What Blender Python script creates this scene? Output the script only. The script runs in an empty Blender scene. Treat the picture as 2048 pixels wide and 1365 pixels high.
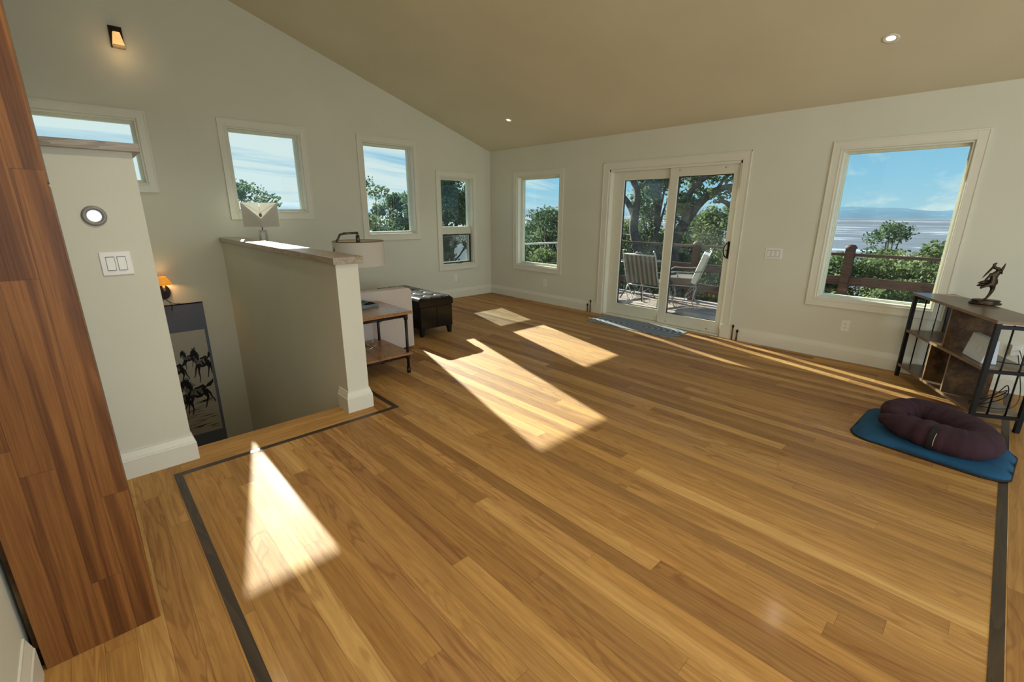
import bpy, bmesh, math, random
from mathutils import Vector, Matrix
import numpy as np
random.seed(7)
PI = math.pi
scn = bpy.context.scene
COL = scn.collection

# ------------------------------------------------------------------ camera
F_PX = 908.73
PITCH, YAW, ROLL = map(math.radians, (15.894, 46.751, 0.206))
cam_data = bpy.data.cameras.new('camera')
cam = bpy.data.objects.new('camera', cam_data)
COL.objects.link(cam)
cam_data.sensor_fit = 'HORIZONTAL'
cam_data.sensor_width = 36.0
cam_data.lens = F_PX / 2048 * 36.0
cam_data.clip_start = 0.02
cam_data.clip_end = 30000
fw = Vector((-math.sin(YAW) * math.cos(PITCH), math.cos(YAW) * math.cos(PITCH), -math.sin(PITCH)))
rt = Vector((math.cos(YAW), math.sin(YAW), 0))
up = rt.cross(fw)
r2 = math.cos(ROLL) * rt + math.sin(ROLL) * up
u2 = -math.sin(ROLL) * rt + math.cos(ROLL) * up
cam.matrix_world = Matrix(((r2.x, u2.x, -fw.x, 6.618), (r2.y, u2.y, -fw.y, -5.669), (r2.z, u2.z, -fw.z, 1.5), (0, 0, 0, 1)))
scn.camera = cam

# ------------------------------------------------------------------ view + light levels
scn.view_settings.view_transform = 'Standard'
scn.view_settings.look = 'None'
scn.view_settings.gamma = 1.0
scn.view_settings.use_curve_mapping = False
scn.view_settings.exposure = 0.12
SUN_STRENGTH = 14.0
SKY_STRENGTH = .93
FILL_RIGHT = 86.0
FILL_BACK = 40.0

# ------------------------------------------------------------------ node helpers
class NT:
    def __init__(self, tree):
        self.t = tree; self.n = tree.nodes; self.l = tree.links
    def node(self, kind, **kw):
        n = self.n.new(kind)
        for k, v in kw.items():
            if k.startswith('i_'):
                n.inputs[k[2:].replace('_', ' ')].default_value = v
            else: setattr(n, k, v)
        return n
    def put(self, sock, v):
        if hasattr(v, 'is_linked') or isinstance(v, bpy.types.NodeSocket): self.l.new(v, sock)
        elif v is not None:
            if isinstance(v, (tuple, list)) and len(v) == 3 and sock.type == 'RGBA': v = (*v, 1)
            sock.default_value = v
    def math(self, op, a, b=None, c=None, clamp=False):
        n = self.n.new('ShaderNodeMath'); n.operation = op; n.use_clamp = clamp
        self.put(n.inputs[0], a)
        if b is not None: self.put(n.inputs[1], b)
        if c is not None: self.put(n.inputs[2], c)
        return n.outputs[0]
    def vmath(self, op, a, b=None):
        n = self.n.new('ShaderNodeVectorMath'); n.operation = op
        self.put(n.inputs[0], a)
        if b is not None: self.put(n.inputs[1], b)
        return n.outputs['Value'] if op == 'DOT_PRODUCT' else n.outputs[0]
    def mix(self, f, a, b, mode='MIX'):
        n = self.n.new('ShaderNodeMix'); n.data_type = 'RGBA'; n.blend_type = mode
        self.put(n.inputs[0], f); self.put(n.inputs[6], a); self.put(n.inputs[7], b)
        return n.outputs[2]
    def sep(self, v):
        n = self.n.new('ShaderNodeSeparateXYZ'); self.l.new(v, n.inputs[0]); return n.outputs
    def comb(self, x, y, z):
        n = self.n.new('ShaderNodeCombineXYZ')
        for i, q in enumerate((x, y, z)): self.put(n.inputs[i], q)
        return n.outputs[0]
    def noise(self, v, scale=5, detail=3, rough=.5, dist=0):
        n = self.n.new('ShaderNodeTexNoise'); self.put(n.inputs['Vector'], v)
        n.inputs['Scale'].default_value = scale; n.inputs['Detail'].default_value = detail
        n.inputs['Roughness'].default_value = rough; n.inputs['Distortion'].default_value = dist
        return n.outputs['Fac']
    def white(self, v):
        n = self.n.new('ShaderNodeTexWhiteNoise'); n.noise_dimensions = '3D'; self.put(n.inputs[0], v)
        return n.outputs['Value']
    def ramp(self, f, stops, interp='LINEAR'):
        n = self.n.new('ShaderNodeValToRGB'); self.put(n.inputs[0], f); r = n.color_ramp; r.interpolation = interp
        while len(r.elements) > 1: r.elements.remove(r.elements[-1])
        for i, (p, c) in enumerate(stops):
            e = r.elements[0] if i == 0 else r.elements.new(p)
            e.position = p; e.color = (*c, 1) if len(c) == 3 else c
        return n.outputs[0]
    def coords(self, which='Object'):
        return self.n.new('ShaderNodeTexCoord').outputs[which]
    def mapr(self, f, a, b, c=0., d=1.):
        n = self.n.new('ShaderNodeMapRange'); self.put(n.inputs[0], f)
        for i, q in enumerate((a, b, c, d)): n.inputs[1 + i].default_value = q
        return n.outputs[0]

MATS = {}
def new_mat(name):
    m = bpy.data.materials.new(name); m.use_nodes = True
    t = NT(m.node_tree); b = t.n['Principled BSDF']
    MATS[name] = m
    return m, t, b
def setp(b, **kw):
    for k, v in kw.items():
        b.inputs[k.replace('_', ' ')].default_value = v
def srgb(r, g, b):
    f = lambda c: (c / 255 / 12.92) if c / 255 <= .04045 else ((c / 255 + .055) / 1.055) ** 2.4
    return (f(r), f(g), f(b))
def simple(name, col, rough=.5, metal=0., var=.06, scale=12, bump=0., **kw):
    """plain paint / metal / plastic with a slight procedural variation"""
    m, t, b = new_mat(name)
    co = t.coords()
    n = t.noise(co, scale, 3)
    f = t.mapr(n, .3, .7, 1 - var, 1 + var)
    c = t.mix(1.0, (*col, 1), t.comb(f, f, f), 'MULTIPLY')
    t.l.new(c, b.inputs['Base Color'])
    b.inputs['Roughness'].default_value = rough; b.inputs['Metallic'].default_value = metal
    setp(b, **kw)
    if bump:
        bn = t.node('ShaderNodeBump'); bn.inputs['Strength'].default_value = bump; bn.inputs['Distance'].default_value = .01
        t.l.new(t.noise(co, scale * 6, 4), bn.inputs['Height']); t.l.new(bn.outputs[0], b.inputs['Normal'])
    return m

# ------------------------------------------------------------------ world: blue sky with thin streaked cloud
world = bpy.data.worlds.new('sky'); scn.world = world; world.use_nodes = True
w = NT(world.node_tree)
bg = w.n['Background']
d = w.coords('Generated')
dx, dy, dz = w.sep(d)
zc = w.math('MAXIMUM', dz, 0.0)
grad = w.ramp(zc, [(0.0, srgb(176, 216, 234)), (.06, srgb(150, 206, 236)), (.2, srgb(112, 176, 222)), (.6, srgb(70, 130, 200)), (1, srgb(50, 100, 175))])
zz = w.math('ADD', zc, .10)
u = w.math('DIVIDE', dx, zz); v = w.math('DIVIDE', dy, zz)
# streaks run roughly across the view of the left windows
p1 = w.comb(w.math('ADD', w.math('MULTIPLY', u, 1.3), w.math('MULTIPLY', v, .25)), w.math('MULTIPLY', w.math('SUBTRACT', v, w.math('MULTIPLY', u, .2)), .30), 0)
n1 = w.noise(p1, 1.1, 7, .55, .25)
n2 = w.noise(p1, 5.0, 5, .6, .1)
n3 = w.noise(d, 1.6, 2, .5)
cl = w.math('ADD', w.math('MULTIPLY', n1, .8), w.math('MULTIPLY', n2, .2))
left = w.mapr(dx, -.62, -.95, 0.0, .20)
cl = w.math('ADD', cl, left)
cl = w.math('ADD', cl, w.math('MULTIPLY', w.math('SUBTRACT', n3, .5), .15))
low = w.mapr(dz, .0, .05, .03, 0.0)
cl = w.math('ADD', cl, low)
cf = w.mapr(cl, .52, .70, 0.0, 1.0)
skycol = w.mix(cf, grad, (*srgb(226, 239, 243), 1))
ground = w.mapr(dz, -.02, 0.0, 0, 1)
skycol = w.mix(ground, (.16, .18, .18, 1), skycol)
w.l.new(skycol, bg.inputs[0]); bg.inputs[1].default_value = SKY_STRENGTH

# ------------------------------------------------------------------ sun
sun_d = bpy.data.lights.new('sun', 'SUN'); sun_d.energy = SUN_STRENGTH; sun_d.angle = math.radians(.53)
sun_d.color = (1.0, .96, .89)
sun = bpy.data.objects.new('sun', sun_d); COL.objects.link(sun)
S_DIR = Vector((2.04, -.56, -1.0)).normalized()
sun.rotation_euler = S_DIR.to_track_quat('-Z', 'Y').to_euler()
sun.location = (-20, 6, 12)

def area(name, loc, direction, sx, sy, power, col=(1, 1, 1), spread=180):
    L = bpy.data.lights.new(name, 'AREA'); L.shape = 'RECTANGLE'; L.size = sx; L.size_y = sy
    L.energy = power; L.color = col; L.spread = math.radians(spread)
    o = bpy.data.objects.new(name, L); COL.objects.link(o); o.location = loc
    o.rotation_euler = Vector(direction).to_track_quat('-Z', 'Y').to_euler()
    return o
# unseen area lights added behind and right of the camera as room fill
area('fill_light_right', (9.85, -4.0, 1.27), (-1, 0, 0), 3.8, 1.75, FILL_RIGHT, (.88, .97, 1.0))
area('fill_light_back', (8.1, -5.97, 2.3), (-.0, 1, 0), 3.0, 2.6, FILL_BACK, (1.0, .96, .88))

# ------------------------------------------------------------------ mesh builder
class MB:
    def __init__(s): s.v = []; s.f = []; s.m = []; s.sm = []
    def add(s, vs, fs, mi=0, smooth=False):
        o = len(s.v); s.v += [tuple(q) for q in vs]
        for f in fs: s.f.append([o + i for i in f]); s.m.append(mi); s.sm.append(smooth)
        return s
    def box(s, a, b, mi=0, M=None):
        x0, x1 = sorted((a[0], b[0])); y0, y1 = sorted((a[1], b[1])); z0, z1 = sorted((a[2], b[2]))
        vs = [(x, y, z) for z in (z0, z1) for y in (y0, y1) for x in (x0, x1)]
        if M is not None: vs = [tuple(M @ Vector(q)) for q in vs]
        return s.add(vs, [(0, 2, 3, 1), (4, 5, 7, 6), (0, 1, 5, 4), (2, 6, 7, 3), (0, 4, 6, 2), (1, 3, 7, 5)], mi)
    def quad(s, a, b, c, d_, mi=0): return s.add([a, b, c, d_], [(0, 1, 2, 3)], mi)
    def prism(s, pts, h, mi=0, axis='z', base=0.0):
        """polygon pts (2D) extruded along an axis from base to base+h"""
        def P(p, t):
            return {'z': (p[0], p[1], t), 'y': (p[0], t, p[1]), 'x': (t, p[0], p[1])}[axis]
        n = len(pts)
        vs = [P(p, base) for p in pts] + [P(p, base + h) for p in pts]
        fs = [list(range(n))[::-1], list(range(n, 2 * n))] + [(i, (i + 1) % n, n + (i + 1) % n, n + i) for i in range(n)]
        return s.add(vs, fs, mi)
    def tube(s, pts, r, n=8, mi=0, cap=True, closed=False):
        pts = [Vector(p) for p in pts]; N = len(pts)
        rs = r if isinstance(r, (list, tuple)) else [r] * N
        vs = []; fs = []
        prev = None
        for i, p in enumerate(pts):
            if closed: t = (pts[(i + 1) % N] - pts[i - 1])
            else: t = (pts[min(i + 1, N - 1)] - pts[max(i - 1, 0)])
            t.normalize()
            if prev is None:
                a = Vector((0, 0, 1)) if abs(t.z) < .9 else Vector((1, 0, 0))
                e = t.cross(a).normalized()
            else:
                e = (prev - t * prev.dot(t))
                e = e.normalized() if e.length > 1e-6 else t.orthogonal().normalized()
            prev = e; g = t.cross(e)
            for k in range(n):
                an = 2 * PI * k / n
                vs.append(p + (e * math.cos(an) + g * math.sin(an)) * rs[i])
        for i in range(N if closed else N - 1):
            j = (i + 1) % N
            for k in range(n):
                fs.append((i * n + k, i * n + (k + 1) % n, j * n + (k + 1) % n, j * n + k))
        o = len(s.v); s.add(vs, fs, mi, True)
        if cap and not closed:
            s.f.append([o + k for k in range(n)][::-1]); s.m.append(mi); s.sm.append(False)
            s.f.append([o + (N - 1) * n + k for k in range(n)]); s.m.append(mi); s.sm.append(False)
        return s
    def lathe(s, prof, c=(0, 0, 0), n=24, mi=0, M=None, smooth=True):
        """prof = [(radius, z)...]; open profile"""
        vs = []
        for (r, z) in prof:
            for k in range(n):
                a = 2 * PI * k / n
                q = Vector((r * math.cos(a), r * math.sin(a), z))
                if M is not None: q = M @ q
                vs.append(q + Vector(c))
        fs = []
        for i in range(len(prof) - 1):
            for k in range(n):
                fs.append((i * n + k, i * n + (k + 1) % n, (i + 1) * n + (k + 1) % n, (i + 1) * n + k))
        return s.add(vs, fs, mi, smooth)
    def disc(s, c, r, z=0, n=24, mi=0, M=None):
        vs = []
        for k in range(n):
            a = 2 * PI * k / n; q = Vector((r * math.cos(a), r * math.sin(a), z))
            if M is not None: q = M @ q
            vs.append(q + Vector(c))
        return s.add(vs, [list(range(n))], mi)
    def build(s, name, mats, parent=None, bevel=0., subsurf=0, solid=0.):
        me = bpy.data.meshes.new(name)
        me.from_pydata([tuple(q) for q in s.v], [], s.f)
        if not isinstance(mats, (list, tuple)): mats = [mats]
        for m in mats: me.materials.append(MATS[m] if isinstance(m, str) else m)
        me.polygons.foreach_set('material_index', s.m)
        me.polygons.foreach_set('use_smooth', s.sm)
        me.update()
        o = bpy.data.objects.new(name, me); COL.objects.link(o)
        if parent is not None: o.parent = parent
        if solid:
            q = o.modifiers.new('solid', 'SOLIDIFY'); q.thickness = solid; q.offset = 0
        if bevel:
            q = o.modifiers.new('bevel', 'BEVEL'); q.width = bevel; q.segments = 2; q.limit_method = 'ANGLE'; q.angle_limit = math.radians(40)
        if subsurf:
            q = o.modifiers.new('sub', 'SUBSURF'); q.levels = subsurf; q.render_levels = subsurf
        return o
def tag(o, label=None, cat=None, group=None, kind=None):
    if label: o['label'] = label
    if cat: o['category'] = cat
    if group: o['group'] = group
    if kind: o['kind'] = kind
    return o
def thing(name, label, cat, loc=(0, 0, 0), rz=0, group=None):
    o = bpy.data.objects.new(name, None); COL.objects.link(o); o.location = loc; o.rotation_euler = (0, 0, rz)
    o.empty_display_size = .1
    return tag(o, label, cat, group)
def struct(o, label=None): 
    o['kind'] = 'structure'
    if label: o['label'] = label
    return o
def copy_tree(o, parent=None):
    c = o.copy(); COL.objects.link(c)
    if parent is not None: c.parent = parent
    for ch in list(o.children): copy_tree(ch, c)
    return c
def RZ(a): return Matrix.Rotation(a, 4, 'Z')
def T(x, y, z): return Matrix.Translation((x, y, z))

# ------------------------------------------------------------------ materials
def plaster(name, col, var=.03):
    m, t, b = new_mat(name)
    co = t.coords(); n = t.noise(co, 1.3, 3)
    f = t.mapr(n, .3, .7, 1 - var, 1 + var)
    t.l.new(t.mix(1.0, (*col, 1), t.comb(f, f, f), 'MULTIPLY'), b.inputs['Base Color'])
    setp(b, Roughness=.75); b.inputs['Specular IOR Level'].default_value = .3
    bn = t.node('ShaderNodeBump'); bn.inputs['Strength'].default_value = .12; bn.inputs['Distance'].default_value = .004
    t.l.new(t.noise(co, 60, 4, .6), bn.inputs['Height']); t.l.new(bn.outputs[0], b.inputs['Normal'])
    return m
plaster('wall_paint', (.70, .695, .58))
plaster('ceiling_paint', (.68, .625, .455))
plaster('hall_paint', (.70, .695, .58))
simple('trim_paint', (.755, .74, .625), .38, var=.02, scale=3)
simple('trim_cream', (.69, .70, .56), .4, var=.02, scale=3)
simple('vinyl', (.72, .705, .59), .35, var=.02)

def wood_floor(name, rot):
    m, t, b = new_mat(name)
    co = t.coords(); x, y, z = t.sep(co)
    if rot: x, y = y, x
    W, L = .0875, 2.1
    row = t.math('FLOOR', t.math('DIVIDE', y, W))
    fy = t.math('FRACT', t.math('DIVIDE', y, W))
    off = t.white(t.comb(row, 3.7, 1.1))
    xl = t.math('ADD', t.math('DIVIDE', x, L), t.math('MULTIPLY', off, 7.3))
    cell = t.math('FLOOR', xl); fx = t.math('FRACT', xl)
    rid = t.white(t.comb(row, cell, .5)); rid2 = t.white(t.comb(row, cell, 8.5)); rid3 = t.white(t.comb(cell, row, 4.5))
    base = t.ramp(rid, [(0.0, (.29, .135, .030)), (.22, (.40, .200, .046)), (.5, (.485, .252, .062)), (.80, (.555, .302, .080)), (1, (.63, .375, .118))])
    # hue drift: some boards greyer, some redder
    base = t.mix(t.mapr(rid2, .0, 1., 0., .30), base, (.44, .26, .09, 1))
    base = t.mix(t.mapr(rid3, .75, 1., 0., .35), base, (.30, .125, .045, 1))
    # grain: long streaks + cathedral figure, shifted per board
    sh = t.math('MULTIPLY', rid2, 40)
    gco = t.comb(t.math('ADD', t.math('MULTIPLY', x, 1.4), sh), t.math('ADD', t.math('MULTIPLY', y, 32), sh), rid)
    g1 = t.noise(gco, 1.6, 6, .62, .5)
    cco = t.comb(t.math('ADD', t.math('MULTIPLY', x, 1.1), sh), t.math('ADD', t.math('MULTIPLY', y, 9.0), t.math('MULTIPLY', rid3, 9)), rid2)
    c1 = t.noise(cco, .9, 3, .5, .6)
    rings = t.math('SINE', t.math('MULTIPLY', c1, 58))
    rings = t.mapr(rings, .35, 1., 0., 1.)
    pores = t.noise(t.comb(t.math('MULTIPLY', x, 14), t.math('MULTIPLY', y, 260), rid), 1, 2, .6)
    col = t.mix(t.mapr(g1, .35, .70, .0, .68), base, t.mix(1., base, (.52, .44, .36, 1), 'MULTIPLY'))
    amt = t.math('MULTIPLY', rings, t.mapr(rid3, .1, .9, .14, .62))
    col = t.mix(amt, col, t.mix(1., base, (.50, .40, .30, 1), 'MULTIPLY'))
    col = t.mix(t.mapr(pores, .55, .8, 0, .25), col, t.mix(1., base, (.45, .38, .30, 1), 'MULTIPLY'))
    # rare dark mineral streak
    k = t.noise(t.comb(t.math('ADD', t.math('MULTIPLY', x, 2.2), sh), t.math('MULTIPLY', y, 14), 3.3), 1.0, 4, .6, .3)
    col = t.mix(t.mapr(k, .72, .80, 0, .6), col, (.10, .055, .03, 1))
    ey = t.math('MINIMUM', fy, t.math('SUBTRACT', 1.0, fy))
    ex = t.math('MULTIPLY', t.math('MINIMUM', fx, t.math('SUBTRACT', 1.0, fx)), L / W)
    e = t.math('MINIMUM', ey, ex)
    seam = t.mapr(e, .004, .016, 1., 0.)
    seamv = t.math('MULTIPLY', seam, t.mapr(rid, 0, 1, .75, .25))
    col = t.mix(seamv, col, (.075, .035, .012, 1))
    t.l.new(col, b.inputs['Base Color'])
    rn = t.noise(co, 3.0, 3)
    t.l.new(t.mapr(t.math('ADD', t.math('MULTIPLY', rn, .6), t.math('MULTIPLY', g1, .4)), .3, .7, .66, .74), b.inputs['Roughness'])
    b.inputs['Specular IOR Level'].default_value = .45
    b.inputs['Coat Weight'].default_value = .10; b.inputs['Coat Roughness'].default_value = .13
    bn = t.node('ShaderNodeBump'); bn.inputs['Strength'].default_value = .25; bn.inputs['Distance'].default_value = .0015
    h = t.math('SUBTRACT', t.math('MULTIPLY', g1, .25), seam)
    t.l.new(h, bn.inputs['Height']); t.l.new(bn.outputs[0], b.inputs['Normal'])
    return m
wood_floor('floor_boards', False)
wood_floor('floor_boards_cross', True)

def grain_wood(name, dark, mid, light, axis='z', sc=1.0, board=0., rough=.4, coat=.2, stretch=14):
    """lengthwise grain along an axis, optionally glued up from staves of width board"""
    m, t, b = new_mat(name)
    co = t.coords(); x, y, z = t.sep(co)
    if axis == 'z': a, p, q = z, y, x
    elif axis == 'x': a, p, q = x, y, z
    else: a, p, q = y, x, z
    sh = 0.0; rid = None
    if board:
        r = t.math('FLOOR', t.math('DIVIDE', p, board))
        cell = t.math('FLOOR', t.math('ADD', t.math('MULTIPLY', a, 1.1), t.math('MULTIPLY', t.white(t.comb(r, 1, 1)), 5)))
        rid = t.white(t.comb(r, cell, 2)); sh = t.math('MULTIPLY', rid, 23)
    v = t.comb(t.math('ADD', t.math('MULTIPLY', p, stretch * sc), sh), t.math('MULTIPLY', q, stretch * sc), t.math('ADD', t.math('MULTIPLY', a, 1.1 * sc), sh))
    n = t.noise(v, .55, 3, .5, .9)
    rings = t.math('FRACT', t.math('MULTIPLY', n, 7))
    fine = t.noise(t.comb(t.math('MULTIPLY', p, 150 * sc), t.math('MULTIPLY', q, 150 * sc), t.math('MULTIPLY', a, 5 * sc)), 1, 4, .6)
    f = t.math('ADD', t.math('MULTIPLY', rings, .6), t.math('MULTIPLY', fine, .4))
    col = t.ramp(f, [(.12, light), (.5, mid), (.85, dark)])
    if rid is not None:
        col = t.mix(1., col, t.ramp(rid, [(0, (.66, .62, .58)), (1, (1.18, 1.15, 1.1))]), 'MULTIPLY')
    t.l.new(col, b.inputs['Base Color']); setp(b, Roughness=rough)
    b.inputs['Coat Weight'].default_value = coat; b.inputs['Coat Roughness'].default_value = .25
    bn = t.node('ShaderNodeBump'); bn.inputs['Strength'].default_value = .15; bn.inputs['Distance'].default_value = .002
    t.l.new(fine, bn.inputs['Height']); t.l.new(bn.outputs[0], b.inputs['Normal'])
    return m
def walnut():
    m, t, b = new_mat('walnut')
    x, y, z = t.sep(t.coords())
    r = t.math('FLOOR', t.math('DIVIDE', y, .082)); rr = t.white(t.comb(r, 1, 1))
    cl = t.math('ADD', t.math('MULTIPLY', z, .95), t.math('MULTIPLY', rr, 5)); cell = t.math('FLOOR', cl)
    rid = t.white(t.comb(r, cell, 2)); sh = t.math('MULTIPLY', rid, 31)
    v = t.comb(t.math('ADD', t.math('MULTIPLY', y, 15), sh), t.math('MULTIPLY', x, 15), t.math('ADD', t.math('MULTIPLY', z, .42), sh))
    n = t.noise(v, 1.0, 4, .55, .7)
    band = t.math('MULTIPLY', t.math('ADD', t.math('SINE', t.math('MULTIPLY', n, 26)), 1), .5)
    fine = t.noise(t.comb(t.math('MULTIPLY', y, 170), t.math('MULTIPLY', x, 170), t.math('MULTIPLY', z, 4.5)), 1, 4, .65)
    f = t.math('ADD', t.math('ADD', t.math('MULTIPLY', n, .58), t.math('MULTIPLY', band, .11)), t.math('MULTIPLY', fine, .30))
    col = t.ramp(f, [(.34, (.085, .029, .009)), (.50, (.175, .066, .018)), (.62, (.27, .112, .030)), (.78, (.39, .18, .05))])
    col = t.mix(1., col, t.ramp(rid, [(0, (.85, .82, .80)), (1, (1.10, 1.08, 1.05))]), 'MULTIPLY')
    fr = t.math('FRACT', t.math('DIVIDE', y, .082)); e = t.math('MINIMUM', fr, t.math('SUBTRACT', 1.0, fr))
    fc = t.math('FRACT', cl); e2 = t.math('MULTIPLY', t.math('MINIMUM', fc, t.math('SUBTRACT', 1.0, fc)), 12)
    seam = t.mapr(t.math('MINIMUM', e, e2), .004, .018, .55, 0.)
    col = t.mix(seam, col, (.05, .02, .01, 1))
    t.l.new(col, b.inputs['Base Color']); setp(b, Roughness=.42)
    b.inputs['Specular IOR Level'].default_value = .3
    bn = t.node('ShaderNodeBump'); bn.inputs['Strength'].default_value = .2; bn.inputs['Distance'].default_value = .002
    t.l.new(fine, bn.inputs['Height']); t.l.new(bn.outputs[0], b.inputs['Normal'])
walnut()
grain_wood('inlay_walnut', (.020, .012, .005), (.036, .022, .009), (.058, .033, .014), 'y', 1.5, rough=.45, coat=.05)
grain_wood('inlay_walnut_x', (.020, .012, .005), (.036, .022, .009), (.058, .033, .014), 'x', 1.5, rough=.45, coat=.05)
grain_wood('oak_cap', (.24, .18, .11), (.36, .285, .19), (.47, .39, .28), 'x', 1.6, rough=.3, coat=.3)
grain_wood('oak_cap_y', (.22, .165, .11), (.33, .26, .18), (.43, .36, .26), 'y', 1.6, rough=.3, coat=.3)
grain_wood('table_wood', (.15, .065, .022), (.30, .145, .05), (.42, .22, .085), 'x', 2.0, board=.1, rough=.35, coat=.3)
grain_wood('deck_boards', (.26, .20, .16), (.38, .30, .26), (.50, .42, .37), 'x', 1.2, board=.14, rough=.7, coat=0)
grain_wood('fence_wood', (.035, .018, .012), (.075, .036, .024), (.12, .06, .04), 'x', 1.5, rough=.7, coat=0)
def rustic(name):
    m, t, b = new_mat(name)
    co = t.coords()
    n = t.noise(co, 7, 5, .6, .4); n2 = t.noise(co, 38, 4, .6)
    f = t.math('ADD', t.math('MULTIPLY', n, .75), t.math('MULTIPLY', n2, .25))
    t.l.new(t.ramp(f, [(.33, (.018, .009, .004)), (.5, (.062, .031, .011)), (.68, (.15, .080, .028))]), b.inputs['Base Color'])
    setp(b, Roughness=.55); b.inputs['Specular IOR Level'].default_value = .2; return m
rustic('rustic_board')
simple('rustic_top', (.115, .072, .042), .28, var=.25, scale=6)
simple('rustic_edge', (.21, .13, .06), .45, var=.2, scale=10)
simple('black_metal', (.006, .006, .006), .5, 0., Specular_IOR_Level=.25)
simple('pipe_metal', (.028, .022, .024), .42, .6, bump=.1)
simple('bronze_dark', (.03, .018, .012), .4, .8)
simple('antique_bronze', (.05, .035, .02), .42, .8, var=.5, scale=50)
simple('brushed_nickel', (.30, .28, .25), .32, .95)
simple('ring_nickel', (.26, .25, .22), .45, .2)
simple('dark_nickel', (.13, .105, .09), .35, .9)
simple('switch_white', (.83, .82, .76), .3, var=.01)
simple('socket_dark', (.03, .028, .025), .5)
simple('gasket', (.015, .015, .014), .6)
simple('copper', (.16, .095, .055), .4, .7, var=.4, scale=40)
simple('black_cable', (.01, .01, .011), .5)
simple('white_plastic', (.62, .68, .74), .35, var=.01)
simple('ring_grey', (.42, .47, .53), .4)
simple('tray_grey', (.16, .20, .22), .45, var=.1)
simple('clear_wire', (.55, .55, .52), .15, .9)
simple('rubber', (.02, .02, .02), .8)
simple('sofa_fabric', (.60, .53, .48), .9, var=.03, scale=50, bump=.25)
simple('mat_blue', (.005, .068, .15), .9, var=.12, scale=8, bump=.25)
simple('cushion_plum', (.034, .010, .018), .92, var=.18, scale=9, bump=.3)
simple('label_black', (.006, .006, .007), .7)
simple('thread_tan', (.45, .36, .22), .8)
simple('scroll_mount', (.15, .17, .225), .85, var=.12, scale=160)
simple('scroll_paper', (.50, .48, .40), .85, var=.04, scale=8)
simple('ink', (.012, .012, .012), .9, var=.4, scale=30)
simple('ink_wash', (.17, .165, .14), .9, var=.5, scale=40)
simple('candle_sleeve', (.62, .50, .30), .6)
simple('iron_pale', (.32, .32, .30), .45, .4)
simple('iron_dark', (.05, .05, .05), .5, .5)
simple('patio_cushion', (.55, .54, .49), .9, var=.05)
simple('snow', (.75, .79, .84), .9)
def leather():
    m, t, b = new_mat('leather')
    co = t.coords()
    setp(b, Roughness=.24, Base_Color=(.007, .005, .005, 1)); b.inputs['Coat Weight'].default_value = .1; b.inputs['Coat Roughness'].default_value = .12; b.inputs['Specular IOR Level'].default_value = .35
    vo = t.node('ShaderNodeTexVoronoi'); vo.inputs['Scale'].default_value = 220; t.l.new(co, vo.inputs['Vector'])
    bn = t.node('ShaderNodeBump'); bn.inputs['Strength'].default_value = .08; bn.inputs['Distance'].default_value = .001
    t.l.new(t.math('ADD', vo.outputs['Distance'], t.math('MULTIPLY', t.noise(co, 9, 3), 2)), bn.inputs['Height']); t.l.new(bn.outputs[0], b.inputs['Normal'])
leather()
def striped(name, axis_scale, a, b_, p='x'):
    m, t, b = new_mat(name)
    x, y, z = t.sep(t.coords())
    s = t.math('FRACT', t.math('MULTIPLY', x, axis_scale))
    f = t.ramp(s, [(0, a), (.5, a), (.52, b_), (1, b_)], 'CONSTANT')
    t.l.new(f, b.inputs['Base Color']); setp(b, Roughness=.85)
striped('sling_stripe', 11.5, (.035, .045, .042), (.15, .11, .085))
def lampshade(name, col, rough=.8, trans=.35):
    m, t, b = new_mat(name)
    mx = t.node('ShaderNodeMixShader'); tr = t.node('ShaderNodeBsdfTranslucent'); tr.inputs[0].default_value = (*col, 1)
    n = t.noise(t.coords(), 120, 2); f = t.mapr(n, .3, .7, .95, 1.05)
    t.l.new(t.mix(1., (*col, 1), t.comb(f, f, f), 'MULTIPLY'), b.inputs['Base Color']); setp(b, Roughness=rough)
    out = t.n['Material Output']; mx.inputs[0].default_value = trans
    t.l.new(b.outputs[0], mx.inputs[1]); t.l.new(tr.outputs[0], mx.inputs[2]); t.l.new(mx.outputs[0], out.inputs[0])
lampshade('shade_white', (.80, .78, .72), trans=.42)
lampshade('shade_lining', (.66, .55, .38), trans=.3)
def glow(name, col, strength, base=(.5, .4, .3)):
    m, t, b = new_mat(name)
    n = t.noise(t.coords(), 20, 2); f = t.mapr(n, .3, .7, .9, 1.1)
    setp(b, Base_Color=(*base, 1), Roughness=.5)
    t.l.new(t.mix(1., (*col, 1), t.comb(f, f, f), 'MULTIPLY'), b.inputs['Emission Color']); b.inputs['Emission Strength'].default_value = strength
glow('amber_shade', (1.0, .36, .03), .55, (.55, .22, .04))
glow('sconce_glass', (1.0, .60, .22), .75, (.6, .35, .15))
glow('bulb_glow', (1.0, .86, .45), 2.2)
glow('can_glow', (1.0, .80, .50), 2.0)
glow('led_cool', (.80, .88, 1.0), .8)
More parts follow.
